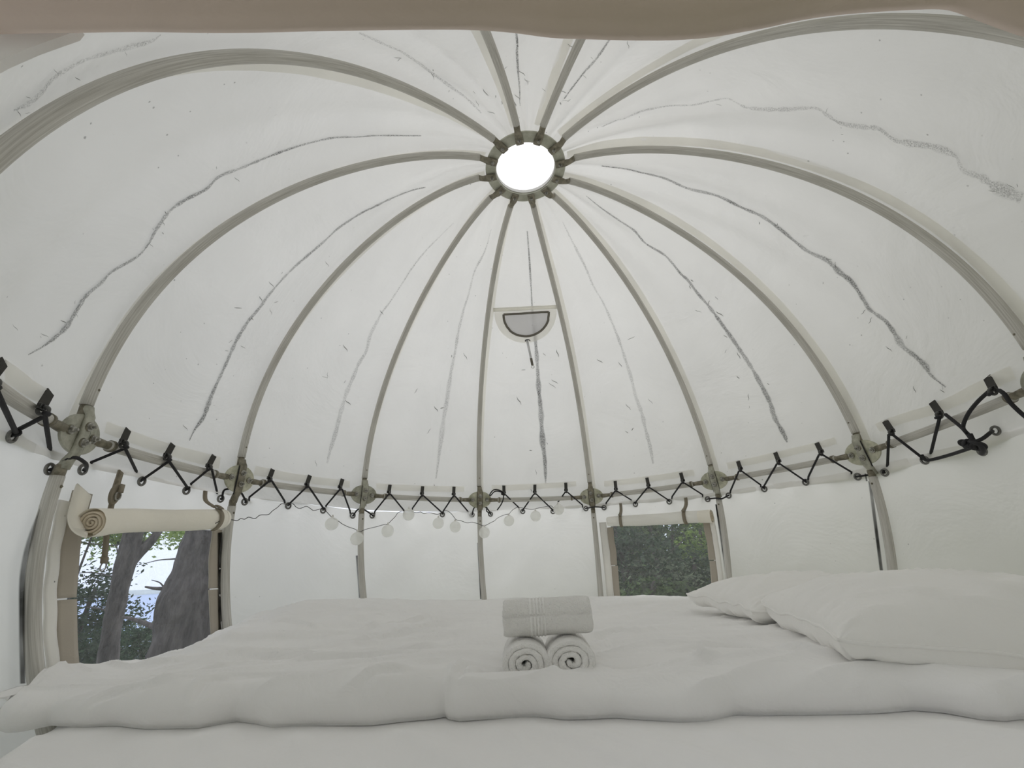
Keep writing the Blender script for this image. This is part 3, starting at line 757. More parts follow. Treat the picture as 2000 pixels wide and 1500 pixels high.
# ---------------------------------------------------------------- lacing: webbing tabs, hooks, eyelets and black cord
# per panel: tabs [(top px), (hook px), (left leg end, kind), (right leg end, kind)], kind e = through an eyelet, b = passes behind the wall's top edge
LACE = {
 11: dict(lab='black lacing cord at the far left edge, beyond the largest joint plate', tabs=[((2,706),(-22,742),None,((24,850),'e')), ((93,765),(80,797),((32,841),'b'),((97,874),'b'))], cross=[(97,915),(112,893),(140,905),(162,916)]),
 10: dict(lab='black lacing cord zigzagging above the tree window', tabs=[((247,839),(239,865),((178,903),'b'),((266,920),'b')), ((335,868),(325,891),((277,938),'e'),((364,956),'e')), ((416,890),(407,911),((373,945),'b'),((423,957),'b'))], cross=[(431,973),(441,956),(468,958),(478,979)]),
 9: dict(lab='black lacing cord between the pale yellowish plate and the next plate to its right', tabs=[((531,917),(526,935),((487,971),'b'),((555.6,978),'b')), ((604,929),(599,947),((563,986),'e'),((631,995),'e')), ((668,936),(664,952),((636.6,988),'b'),((683.6,997.6),'b'))], cross=[(689,1006),(700,995),(712,995),(727,1006)]),
 8: dict(lab='black lacing cord just left of the middle joint plate', tabs=[((761,947),(759.5,962),((732,999),'b'),((789,997),'b')), ((825,950),(824,965),((805.6,992.6),'b'),((864,1003),'e')), ((886.4,951),(886,966),((866,998),'b'),((914,999),'b'))], cross=[(922,1004),(928,990),(948,990),(958,1003)]),
 7: dict(lab='black lacing cord with a loose loop at the right of the middle joint plate', tabs=[((984,948.5),(984.4,963),None,((1013.6,991.6),'b')), ((1044.4,947),(1044.4,961.5),((1021,997),'e'),((1080,997),'e')), ((1105,943),(1105.6,958),((1089.6,981),'b'),((1137.6,986.4),'b'))], cross=[(1144.4,992.5),(1155,991),(1165,990),(1179.6,990.5)]),
 6: dict(lab='black lacing cord zigzagging above the small window', tabs=[((1201.6,939.6),(1203,956),((1184,982),'b'),((1233,976.6),'b')), ((1263.8,933.3),(1266.7,949),((1241,983),'e'),((1307,978),'e')), ((1330,923.4),(1333.8,939.5),((1312.6,970),'b'),((1372,966),'b'))], cross=[(1382,974),(1398,973),(1410,974),(1423,967)]),
 5: dict(lab='black lacing cord between the two rightmost joint plates', tabs=[((1442,901),(1446.4,916),((1426.6,959),'b'),((1485.6,947),'b')), ((1515,884),(1521,901.5),((1492.5,953),'e'),((1573.5,940),'e')), ((1596.4,865),(1604,883),((1579,931),'b'),((1663,922),'b'))], cross=[(1675,930),(1692,925),(1706,918),(1728,922)]),
 4: dict(lab='thick tangled black cord with a big knot at the right edge', tabs=[((1731,822),(1742,843),((1733.4,907.7),'b'),((1806,897),'e')), ((1823,785),(1836,808),((1818.5,883.5),'b'),None), ((1932,736),(1941,761),None,None)], cross=[]),
}
def front(x, y, r=0.972): return hit_wall(x, y, r)
def eyelet(x, y):
    c = hit_wall(x, y+2, 1.0165); nn = unit(Vector((-c.x, -c.y, 0))); w = wall_of(c)
    obj('eyelet', torus(c, nn, 0.0092, 0.0030, n=26, k=8), 'eyelet', w)
    return c
for k, L in LACE.items():
    ref = front(*L['tabs'][0][1])
    root = thing('lacing_cord', L['lab'], 'cord', hit_wall(L['tabs'][0][1][0]+20, L['tabs'][0][1][1]+30, 1.0), 'black cord lacing the roof to the wall')
    segs = []; last_behind = None
    CRD = 0.0031 if k not in (4, 11) else 0.0036
    for ti, (top, hk, lg, rg) in enumerate(L['tabs']):
        H = front(*hk); Tp = hit_can(*top, 0.004)
        if Tp is None: continue
        # webbing tab: from the canopy band down over the hoop pole, folded round a hook
        mid = Tp.lerp(H, 0.55); mid += unit(Vector((-mid.x, -mid.y, 0)))*0.004
        d = H-Tp; ax = Vector((-H.y, H.x, 0)).normalized()
        st = strip([Tp, Tp.lerp(H, 0.35), Tp.lerp(H, 0.7), H], ax, 0.0145 if k not in (4, 11) else 0.0165, 0.0022)
        tb = obj('webbing_tab', st, 'tab', ceiling, smooth=False)
        inw = unit(Vector((-H.x, -H.y, 0)))
        hkm = join(torus(H+inw*0.004+Vector((0, 0, -0.004)), ax, 0.0068, 0.0030, n=16, k=8, up=(0, 0, 1)), box(H+Vector((0, 0, 0.002)), ax, inw, (0, 0, 1), 0.0085, 0.0030, 0.0050))
        obj('cord_hook', hkm, 'hook', tb)
        A = H+inw*0.009+Vector((0, 0, -0.009))
        def leg(sgn, e):
            (x, y), kd = e
            a0 = A+ax*(0.005*sgn)
            if kd == 'e':
                c = eyelet(x, y); E = c+unit(Vector((-c.x, -c.y, 0)))*0.003+Vector((0, 0, 0.006))
                segs.append(sweep([a0, a0.lerp(E, 0.5), E, c-unit(Vector((-c.x, -c.y, 0)))*0.004], CRD, n=8))
                # small knot where it enters the eyelet
                segs.append(torus(E, (E-a0), CRD*1.2, CRD*0.8, n=10, k=6))
            else:
                E = hit_wall(x, y, 1.016); B = hit_wall(x+4*sgn*-0.3, y+12, 1.034)
                segs.append(sweep([a0, a0.lerp(E, 0.5), E, E.lerp(B, 0.4), B], CRD, n=8))
        for sgn, e in ((-1, lg), (1, rg)):
            # image-left is the +angle direction along the hoop
            if e: leg(-sgn if ax.dot(CR) < 0 else sgn, e)
        segs.append(sweep(catmull([A-ax*0.006, A+inw*0.003, A+ax*0.006], 4), CRD, n=8))
    if L['cross']:
        cr_ = L['cross']; e0 = eyelet(cr_[0][0], cr_[0][1]-1); e1 = eyelet(cr_[-1][0], cr_[-1][1]-1)
        mids = [hit_wall(x, y, 1.010 if k > 7 else 0.984) for x, y in cr_[1:-1]]
        # the cord passes behind the pole
        kk = {11: 11, 10: 10, 9: 9, 8: 8, 7: 7, 6: 6, 5: 5}[k]
        behind = [unit(m)*0.0+Vector((m.x, m.y, 0)).normalized()*hypot(low(kk, m.z).x, low(kk, m.z).y)+Vector((0, 0, m.z)) for m in mids]
        rr = 0.0135 if k in (7, 6, 11) else -0.0165
        behind = [b+unit(Vector((-b.x, -b.y, 0)))*rr for b in behind]
        path = [e0, e0+unit(Vector((-e0.x, -e0.y, 0)))*0.005] + behind + [e1+unit(Vector((-e1.x, -e1.y, 0)))*0.005, e1]
        segs.append(sweep(catmull(path, 5), CRD*0.95, n=8))
    if k == 7:
        # loose loop beside the middle plate
        lp = [(984,962),(974,957),(964,957),(957,965),(958,968),(966,960),(976,960),(983,966),(982,978),(977,988),(971,996)]
        segs.append(sweep(catmull([front(x, y, 0.968+0.004*(i % 2)) for i, (x, y) in enumerate(lp)], 5), CRD*0.85, n=8))
        lp = [(951,990),(950,998),(956,1003)]
        segs.append(sweep([front(x, y, 0.985) for x, y in lp], CRD*0.85, n=8))
        segs.append(torus(front(981, 965, .97), (0.5, 0.3, 1), 0.004, 0.0034, n=12, k=8))
    if k == 4:
        c1 = hit_wall(1806, 897, 1.005)
        segs.append(sweep(catmull([hit_wall(1800, 888, 1.0), hit_wall(1803, 893, 1.0), hit_wall(1812, 899, 1.0), hit_wall(1850, 890, 0.99), hit_wall(1890, 877, 0.975), hit_wall(1902, 872, 0.972)], 4), CRD*1.15, n=10))
        segs.append(sweep(catmull([front(1846, 809, .970), front(1860, 820, .966), front(1877, 834, .962), front(1888, 846, .960), front(1897, 858, .960), front(1905, 866, .962)], 5), CRD*1.1, n=10))
        segs.append(sweep(catmull([front(1932, 764, .968), front(1912, 782, .962), front(1895, 802, .958), front(1885, 820, .956), front(1881, 834, .958), front(1885, 842, .952), front(1893, 850, .965), front(1900, 862, .955)], 5), CRD*1.1, n=10))
        segs.append(sweep(catmull([front(1951, 762, .968), front(1962, 770, .966), front(1973, 786, .966), front(1990, 803, .972), front(2012, 822, .98)], 5), CRD*1.15, n=10))
        segs.append(sweep(catmull([front(1884, 868, .962), front(1896, 862, .955), front(1908, 861, .956), front(1920, 856, .965), front(1933, 846, .985), hit_wall(1938, 842, 1.012)], 5), CRD*1.1, n=10))
        for i in range(9):       # the knot
            f = i/8; c = front(1884+30*f, 866+6*f, .958)
            segs.append(torus(c, (cos(i*1.9), sin(i*2.3), cos(i*1.1)), 0.0085, 0.0040, n=14, k=8))
        segs.append(sweep(catmull([front(1896, 862, .95), front(1912, 868, .95), front(1920, 878, .96), front(1918, 886, .975)], 4), CRD*1.3, n=8))
        segs.append(sweep([front(1893, 848, .955), front(1898, 856, .955), front(1903, 866, .955)], [0.006, 0.005, 0.006], n=8))
        eyelet(1918, 879); eyelet(1944, 839); 
    obj('cord', join(*segs), 'black', root)

# ---------------------------------------------------------------- half-moon roof vent
vc = hit_can(1026, 610, 0.004)
vt = thing('roof_vent', 'half-moon roof vent with dark edged mesh and hanging strap between two roof poles', 'vent', hit_can(1030, 665, 0.01))
def halfmoon(pxl, pxr, drop, inset, z):
    pass
def vsurf(pts, lift): return [hit_can(x, y, lift) for x, y in pts]
def moon_outline(x0, y0, x1, y1, xb, yb, n=28):
    """half ellipse hanging from chord (x0,y0)-(x1,y1) to bottom (xb,yb)"""
    cx, cy = (x0+x1)/2, (y0+y1)/2; hx, hy = (x1-x0)/2, (y1-y0)/2; out = []
    for i in range(n+1):
        a = pi*i/n; s = abs(sin(a))**0.92; out.append((cx-hx*cos(a)+(xb-cx)*s, cy-hy*cos(a)+(yb-cy)*s))
    return out
def moon_mesh(outline, chord0, chord1, lift, m=10, dome=0.0):
    vs, fs = [], []; n = len(outline)-1
    for i, (x, y) in enumerate(outline):
        f = i/n; cx = chord0[0]+(chord1[0]-chord0[0])*f; cy = chord0[1]+(chord1[1]-chord0[1])*f
        for j in range(m+1):
            g = j/m; h = hit_can(cx+(x-cx)*g, cy+(y-cy)*g, lift+dome*sin(pi*f)*sin(pi*min(g, .999)))
            vs.append(h)
    for i in range(n):
        for j in range(m): fs.append((i*(m+1)+j, (i+1)*(m+1)+j, (i+1)*(m+1)+j+1, i*(m+1)+j+1))
    return vs, fs
o1 = moon_outline(965, 609, 1087, 603, 1028, 669); obj('hood', moon_mesh(o1, (965, 609), (1087, 603), 0.006, dome=0.004), 'vflap', vt)
o2 = moon_outline(983, 611.5, 1071, 607, 1028, 654); obj('mesh_screen', moon_mesh(o2, (983, 611.5), (1071, 607), 0.013, dome=0.004), 'vmesh', vt)
tp = [hit_can(x, y, 0.016+0.004*sin(pi*i/28)*0) for i, (x, y) in enumerate(moon_outline(982.5, 612, 1071.5, 607, 1028, 655))]
sides = []
nn_ = (unit(tp[-1]-tp[0])).cross(unit(tp[14]-tp[0])).normalized()
for i in range(len(tp)):
    t = (tp[min(i+1, len(tp)-1)]-tp[max(i-1, 0)]).normalized(); sides.append(t.cross(nn_))
obj('dark_binding', strip(tp, sides, 0.0105, 0.002), 'vtrim', vt)
ch = [hit_can(982.5+89*i/12, 612-5*i/12, 0.016) for i in range(13)]
obj('dark_binding', strip(ch, [unit(ch[-1]-ch[0]).cross(nn_)]*13, 0.0095, 0.002), 'vtrim', vt)
hd = [hit_can(963+125*i/14, 604-6*i/14, 0.010) for i in range(15)]
obj('top_hem', strip(hd, [unit(hd[-1]-hd[0]).cross(nn_)]*15, 0.018, 0.002), 'tape', vt)
a = hit_can(1029, 662, 0.022); b = hit_can(1036, 697, 0.03); c2 = hit_can(1038, 711, 0.03)
obj('pull_strap', strip([a, a.lerp(b, .5), b], (1, 0, 0), 0.011, 0.0022), 'vstrap', vt)
obj('strap_end', strip([b, c2], (1, 0, 0), 0.012, 0.004), 'vtrim', vt)
obj('d_ring', torus(hit_can(1038, 714.5, 0.03), (CAMP-c2), 0.0065, 0.0013, n=20, k=6), 'bolt', vt)
obj('loop_slot', sweep(catmull([hit_can(1025, 665, .018), hit_can(1026, 662, .024), hit_can(1029.5, 660.5, .026), hit_can(1033, 661.5, .024), hit_can(1034, 664, .018)], 4), 0.0022, n=8), 'black', vt)

# ---------------------------------------------------------------- rolled window blinds and their straps
def spiral_end(c, axis, R, turns, th, depth, upv, phase=0.0, seed=1):
    """end of a rolled cloth: spiral strip seen end-on, as a thick spiral sheet"""
    axis = unit(Vector(axis)); u = Vector(upv); u = unit(u-axis*u.dot(axis)); w = axis.cross(u); c = Vector(c)
    n = int(turns*26); vs, fs = [], []
    for i in range(n+1):
        f = i/n; a = phase+2*pi*turns*f; r = R*(0.10+0.90*f)*(1+0.05*noise.noise(Vector((a, seed, 0))))
        for rr in (r, r-th):
            p = c+(u*sin(a)+w*cos(a))*rr
            vs.append(p+axis*(0.004*noise.noise(Vector((a*0.7, seed*3, 1))))); vs.append(p-axis*depth)
    for i in range(n):
        a, b = i*4, (i+1)*4
        fs += [(a, a+1, b+1, b), (a+2, b+2, b+3, a+3), (a, b, b+2, a+2), (a+1, a+3, b+3, b+1)]
    fs += [(0, 2, 3, 1), (n*4, n*4+1, n*4+3, n*4+2)]
    return vs, fs
def cloth_roll(ptsr, seed, flat=1.0, n=28):
    """roll body: list of (centre, radius)"""
    cp = catmull([p for p, r in ptsr], 8); L = len(cp); rs = [ptsr[min(int(i/8), len(ptsr)-1)][1]*(1-(i % 8)/8)+ptsr[min(int(i/8)+1, len(ptsr)-1)][1]*((i % 8)/8) for i in range(L)]
    vs, fs = sweep(cp, rs, n=n, cap=False)
    for i in range(L):
        for k in range(n):
            v = vs[i*n+k]; d = v-cp[i]
            d *= 1+0.06*noise.noise(v*14+Vector((seed, 0, 0)))+0.03*noise.noise(Vector((k*0.5, i*0.15, seed)))
            vs[i*n+k] = cp[i]+d
    return vs, fs
# left blind
lb = thing('rolled_blind', 'thick beige rolled-up window blind above the tree window, spiral end facing left', 'blind', hit_wall(300, 1040, 0.95), 'rolled window blinds')
axc = [(178, 1021), (250, 1017), (340, 1016), (430, 1014)]
cc = [hit_wall(x, y, 0.958 if i < 3 else 0.962) for i, (x, y) in enumerate(axc)]
rad = [0.0255, 0.0255, 0.0260, 0.0270]
obj('roll', cloth_roll(list(zip(cc, rad)), 3), 'roll', lb)
ax0 = unit(cc[0]-cc[1])
obj('rolled_end', spiral_end(cc[0]+ax0*0.001, ax0, 0.0245, 3.6, 0.0040, 0.03, (0, 0, 1), phase=0.6, seed=2), 'spiral', lb)
# the outer turn with its hem, running up the wall at the left
cl = cc[0]; uu = unit(Vector((0, 0, 1))-ax0*ax0.z); ww = ax0.cross(uu)
flp = []
for i in range(15):
    a_ = radians(-60-150*i/14); pass
inn = unit(Vector((-cl.x, -cl.y, 0)))
outer = [hit_wall(164, 957, 1.004), hit_wall(158, 975, 0.995), hit_wall(152, 1000, 0.985), hit_wall(150, 1020, 0.975), hit_wall(156, 1036, 0.965), hit_wall(170, 1044, 0.957)]
tang = unit(Vector((-cl.y, cl.x, 0)));  tang = tang if tang.dot(CR) > 0 else -tang
obj('loose_flap', strip(catmull(outer, 6), tang, 0.040, 0.003), 'roll', lb)
obj('hem_cuff', cloth_roll([(cc[0]+ax0*0.002, 0.0268), (cc[0].lerp(cc[1], 0.2), 0.0272), (cc[0].lerp(cc[1], 0.38), 0.0268)], 5), 'roll', lb)
capc = cc[-1]; axr = unit(cc[-1]-cc[-2])
def dome_cap(c, ax, R, ln, n=24, m=8):
    ax = unit(ax); u = unit(Vector((0, 0, 1))-ax*ax.z); w = ax.cross(u); vs, fs = [], []
    for j in range(m+1):
        f = j/m; r = R*cos(f*pi/2)**0.8 if j < m else 0.0005; o = ln*sin(f*pi/2)
        for k in range(n): A = 2*pi*k/n; vs.append(c+ax*o+(u*cos(A)+w*sin(A))*r)
    for j in range(m):
        for k in range(n): k2 = (k+1) % n; fs.append((j*n+k, j*n+k2, (j+1)*n+k2, (j+1)*n+k))
    return vs, fs
obj('roll_tail', dome_cap(capc, axr, 0.0270, 0.024), 'roll', lb)
# straps
def buckle(c, nrm, up, w=0.012, h=0.010): return join(torus(c, nrm, h, 0.0022, n=4, k=6, ox=w/h, up=(Vector(up)+Vector((0.001, 0, 0)))), sweep([Vector(c)+unit(Vector(up))*0.001-unit(Vector(up).cross(Vector(nrm)))*w*0.8, Vector(c)+unit(Vector(up).cross(Vector(nrm)))*w*0.8], 0.0012, n=6))
s1 = thing('buckle_strap', 'beige buckle strap hanging loose with a D-ring in front of the tree window', 'strap', hit_wall(201, 1112, 0.98), 'beige straps of the window blinds')
pa = [hit_wall(x, y, o) for x, y, o in [(236, 921, 1.012), (231, 937, 1.006), (226, 953, 0.998), (222, 968, 0.99)]]
obj('upper_webbing', strip(catmull(pa, 5), tang, 0.0155, 0.004), 'strap', s1)
pb = hit_wall(224, 966, 0.985)
obj('loop_pad', disc(pb, inn, (0, 0, 1), 0.0145, 0.0215, 0.0035, n=32), 'strap', s1)
obj('ring', torus(pb+inn*0.007+Vector((0, 0, -0.003)), inn, 0.0085, 0.0018, n=24, k=8), 'bolt', s1)
obj('tongue', strip([pb+inn*0.009+Vector((0, 0, 0.022)), pb+inn*0.010+Vector((0, 0, 0.004))], tang, 0.013, 0.003), 'strap', s1)
pc = [hit_wall(x, y, o) for x, y, o in [(219, 982, 0.990), (216, 994, 0.992), (212, 1020, 1.000), (208, 1045, 1.000), (206, 1070, 0.992), (203.5, 1099, 0.99)]]
obj('lower_webbing', strip(catmull(pc, 5), tang, 0.0135, 0.0035), 'strap', s1)
obj('end_keeper', strip([hit_wall(204.5, 1088, 0.988), hit_wall(203.5, 1100, 0.988)], tang, 0.0155, 0.006), 'strap', s1)
obj('d_ring', torus(hit_wall(201.5, 1107, 0.99), inn, 0.0085, 0.0014, n=22, k=6), 'bolt', s1)
for i, (x, y) in enumerate([(237, 926), (232, 940), (231, 950)]):
    obj('rivet', bolt(hit_wall(x-2, y, 1.000-0.004*i), inn, 0.0024, 0.002), 'strap', s1, smooth=False)
def wrap_strap(name_label, top_px, roll_c, roll_ax, roll_r, a0, a1, w, loc_px, bk=True, sel=None):
    s = thing('buckle_strap', name_label, 'strap', hit_wall(*loc_px, 0.97), 'beige straps of the window blinds')
    ax_ = unit(roll_ax); n_in = unit(Vector((-roll_c.x, -roll_c.y, 0))); u = unit(Vector((0, 0, 1))-ax_*ax_.z)
    n_in = unit(n_in-ax_*n_in.dot(ax_)); arc = []
    for i in range(17):
        a = radians(a0+(a1-a0)*i/16); arc.append(roll_c+(u*sin(a)+n_in*cos(a))*(roll_r+0.003))
    tops = [hit_wall(*top_px[0], 1.010), hit_wall(*top_px[1], 1.0)]
    obj('upper_webbing', strip(catmull(tops+[tops[-1].lerp(arc[0], 0.9)], 4), ax_, w, 0.0035), 'strap', s)
    obj('wrap_webbing', strip(arc, ax_, w, 0.0032), 'strap', s)
    cbk = arc[1]+unit(arc[1]-roll_c)*0.004; nb = unit(arc[1]-roll_c); tb_ = unit(arc[0]-arc[2])
    obj('buckle', join(torus(cbk, nb, 0.0075, 0.0016, n=24, k=6, up=tb_), sweep([cbk-tb_.cross(nb)*0.009, cbk+tb_.cross(nb)*0.009], 0.0014, n=8)), 'bolt', s)
    obj('tongue', strip([cbk+tb_*0.012+nb*0.002, cbk+nb*0.003, cbk-tb_*0.012+nb*0.0015], ax_, w*0.8, 0.0025), 'strap', s)
    return s
wrap_strap('beige buckle strap wrapped round the right end of the thick beige blind', [(401, 959), (402, 978)], cc[-2].lerp(cc[-1], 0.80), axr, 0.0270, 70, -78, 0.0125, (412, 1040))
# small blind (window 2)
rb = thing('rolled_blind', 'slim white rolled-up blind above the small window with green woods', 'blind', hit_wall(1290, 1030, 0.98), 'rolled window blinds')
ax2 = [(1187, 1018.5), (1240, 1016.5), (1290, 1014), (1340, 1010.5), (1390, 1008)]
c3 = [hit_wall(x, y, 0.985) for x, y in ax2]
obj('roll', cloth_roll(list(zip(c3, [0.0185, 0.0235, 0.0235, 0.0240, 0.0235])), 9), 'roll2', rb)
axR = unit(c3[-1]-c3[-2])
obj('rolled_end', spiral_end(c3[-1]+axR*0.001, axR, 0.0225, 3.0, 0.004, 0.03, (0, 0, 1), phase=1.0, seed=4), 'spiral', rb)
obj('hem_cuff', cloth_roll([(c3[-1]+axR*0.001, 0.0245), (c3[-1].lerp(c3[-2], 0.25), 0.0248), (c3[-1].lerp(c3[-2], 0.48), 0.0246)], 6), 'roll', rb)
obj('roll_tail', dome_cap(c3[0], c3[0]-c3[1], 0.0185, 0.006), 'roll2', rb)
wrap_strap('beige buckle strap on the left part of the slim white blind', [(1212, 983), (1213, 996)], c3[0].lerp(c3[1], 0.50), c3[1]-c3[0], 0.0222, 68, -78, 0.0125, (1214, 1035))
wrap_strap('beige buckle strap on the right part of the slim white blind', [(1339, 972), (1340, 985)], c3[3].lerp(c3[2], 0.02), c3[3]-c3[2], 0.0240, 68, -78, 0.0135, (1344, 1030))

# ---------------------------------------------------------------- string lights
sl = thing('string_lights', 'string of frosted white globe lamps on a thin wavy wire along the wall', 'string lights', hit_wall(800, 1050, 0.99))
WIRE = [(421, 1022), (437, 1015), (452, 1015), (463, 1017), (470, 1013), (478, 1014), (486, 1010), (498, 1013), (508, 1006), (524, 1005), (532, 998), (542, 991), (550, 984), (560, 985), (572, 984), (578, 990), (586, 993), (598, 989), (606, 993), (613, 997), (628, 994), (636, 998), (642, 1004), (648, 1010),
        (660, 1017), (668, 1023), (680, 1029), (692, 1033), (698, 1036), (702, 1039), (714, 1034), (726, 1031), (738, 1028), (752, 1024), (757, 1024), (764, 1017), (772, 1009), (778, 1001), (790, 998), (800, 998), (812, 1001), (822, 1000), (828, 1003), (838, 1001), (850, 1004), (857, 1004), (866, 998), (874, 998), (882, 1004), (891, 1015), (900, 1017), (912, 1021), (922, 1020), (934, 1023), (945, 1027), (958, 1021), (966, 1017), (973, 1011), (987, 1005), (994, 1004), (1000, 997), (1010, 991), (1020, 992), (1030, 994), (1040, 995), (1052, 992), (1064, 990), (1076, 988), (1082, 992), (1090, 990)]
wp = []
for i, (x, y) in enumerate(WIRE):
    o = 0.985 if i > 3 else (0.925 + 0.02*i)
    if 690 < x < 716 or 920 < x < 960 or 440 < x < 475: o = 0.965
    wp.append(hit_wall(x, y, o))
obj('wire', sweep(catmull(wp, 4), 0.00115, n=6), 'wire', sl)
for x, y, o, r in [(648, 1023, .992, .0255), (697, 1052, .950, .0255), (757, 1037, .985, .0265), (798, 1005, .990, .0265), (856, 1022, .996, .026), (889, 1029, .996, .026), (946, 1040, .950, .026), (994, 1017, .996, .026), (1046, 1008, .996, .026), (1091, 995, .985, .0265)]:
    c = hit_wall(x, y, min(o, 0.99)-0.012)
    vs, fs = [], []; n, m_ = 28, 18; r *= 0.92
    for j in range(m_+1):
        B = pi*j/m_
        for k in range(n): A = 2*pi*k/n; vs.append(c+Vector((cos(A)*sin(B), sin(A)*sin(B), cos(B)*1.0))*r)
    for j in range(m_):
        for k in range(n): k2 = (k+1) % n; fs.append((j*n+k, j*n+k2, (j+1)*n+k2, (j+1)*n+k))
    g = obj('globe', (vs, fs), 'globe', sl)
    obj('socket', sweep([c+Vector((0, 0, r*0.94)), c+Vector((0, 0, r+0.008))], [0.004, 0.003], n=10), 'trimwhite', g)

# ---------------------------------------------------------------- bedding
ZS = -0.456
def fnoise(x, y, s=0.0):
    return noise.noise(Vector((x, y, s)))
mt_ = thing('mattress', 'large round mattress with a white fitted sheet filling the tent floor', 'mattress', (0, -0.02, -0.57))
EDGE_PX = [(-60,1436),(0,1434),(30,1432),(90,1419),(150,1423),(220,1420),(280,1427),(330,1426),(380,1425),(455,1412),(490,1416),(525,1424),(600,1421),(720,1420),(790,1412),(845,1407),(866,1403),(872,1408),(893,1412),(950,1408),(1000,1405),(1040,1403),(1075,1406),(1100,1409),(1150,1408),(1200,1405),(1260,1410),(1330,1414),(1390,1412),(1440,1400),(1480,1401),(1530,1400),(1580,1400),(1630,1399),(1720,1396),(1790,1390),(1850,1395),(1920,1408),(1970,1412),(2000,1408)]
EP = [at_z(x, y, ZS+0.003) for x, y in EDGE_PX]
EP = [Vector((-0.845, -0.30, ZS+0.003)), Vector((-0.83, -0.355, ZS+0.003))] + EP[1:] + [Vector((0.47, -0.52, ZS+.003)), Vector((0.58, -0.53, ZS+.003)), Vector((0.70, -0.50, ZS+.003))]
def edge_y(x):
    for a, b in zip(EP, EP[1:]):
        if a.x <= x <= b.x: return a.y+(b.y-a.y)*(x-a.x)/max(1e-6, b.x-a.x)
    return EP[0].y if x < EP[0].x else EP[-1].y
def sheet_z(x, y):
    d = max(0.0, edge_y(x)-y)
    w = math.exp(-d*9)
    pl = (1-abs(fnoise(x*13+y*9, y*2-x, 2.0))*2)
    pl = max(pl, 0)**3
    return ZS + 0.012*w*pl*smooth(d/0.05) + 0.004*fnoise(x*4+y*3, y*6-x*2, 5.0)*smooth(d/0.05)+0.0015*fnoise(x*14+y*10, y*9-x*4, 7.0)
def disc_pt(u, v):
    A = 2*pi*u; r = 0.83*v; x, y = r*cos(A), r*sin(A)-0.0
    return Vector((x, y, sheet_z(x, y)-0.004*max(0, v-0.97)/0.03))
vs, fs = grid(disc_pt, 300, 150, closeu=True)
nv = 151; base = len(vs)
prof = [(0.846, ZS-0.010), (0.852, ZS-0.03), (0.845, ZS-0.07), (0.82, ZS-0.105), (0.80, ZS-0.112)]
for i in range(300):
    A = 2*pi*i/300; 
    for r, z in prof: vs.append(Vector((r*cos(A)*1.0, r*sin(A)*1.0, z+0.002*sin(A*60))))
for i in range(300):
    i2 = (i+1) % 300; m_ = len(prof)
    fs.append((i*nv+150, i2*nv+150, base+i2*m_, base+i*m_))
    for j in range(m_-1): fs.append((base+i*m_+j, base+i2*m_+j, base+i2*m_+j+1, base+i*m_+j+1))
obj('fitted_sheet', (vs, fs), 'sheet', mt_)
# duvet
BZ = [(-170, -0.455), (-159, -0.440), (-164.0+360-360, -0.436)]
BACK = [(202, -0.432), (196.2, -0.404), (194, -0.399), (187, -0.413), (179.2, -0.432), (172, -0.418), (166, -0.394), (158, -0.368), (149.4, -0.347), (143, -0.353), (137, -0.362), (122, -0.384), (107.7, -0.400), (90, -0.409), (77.7, -0.411), (66, -0.412), (55.7, -0.420), (40, -0.425), (10, -0.43), (-30, -0.44), (-60, -.44)]
def back_z(th):
    for (a, za), (b, zb) in zip(BACK, BACK[1:]):
        if b <= th <= a:
            f = (a-th)/(a-b); return za+(zb-za)*smooth(f)
    return BACK[0][1] if th > BACK[0][0] else BACK[-1][1]
def inside_r(z): return wall_r(z, 0.985)
def warp(x, y):
    return x+0.03*fnoise(x*3, y*3, 11), y+0.03*fnoise(x*3, y*3, 12)
CREASE_PX = [[(517,1256),(560,1252),(621,1253)],[(450,1294),(560,1291),(675,1285),(895,1274)],[(517,1305),(620,1300),(720,1294),(895,1285)],[(337,1393),(391,1348),(450,1339)],[(315,1330),(405,1312),(495,1298)],
 [(585,1280),(680,1266),(765,1253),(895,1235)],[(675,1253),(780,1234),(895,1217)],[(643,1361),(742,1339),(800,1334)],[(1162,1260),(1197,1251),(1260,1249)],[(1165,1302),(1230,1297),(1295,1295),(1396,1302)],
 [(868,1375),(884,1340),(900,1312)],[(700,1291),(787,1281),(973,1274)],[(735,1260),(822,1239),(973,1225)],[(1300,1274),(1422,1263),(1500,1268)],[(1352,1309),(1440,1288),(1530,1286),(1615,1291)],
 [(1664,1319),(1650,1335),(1643,1352)],[(1902,1358),(1860,1386),(1804,1389)],[(560,1222),(640,1212),(760,1204)],[(930,1345),(1010,1338),(1080,1345)],[(1180,1352),(1240,1342),(1330,1350)],[(120,1372),(220,1352),(330,1350)],[(460,1385),(520,1372),(600,1368)],[(1440,1345),(1530,1338),(1600,1350)]]
CREASES = []
for cpx_ in CREASE_PX:
    q_ = catmull([at_z(x, y, -0.418) for x, y in cpx_], 4); CREASES.append([(p.x, p.y) for p in q_])
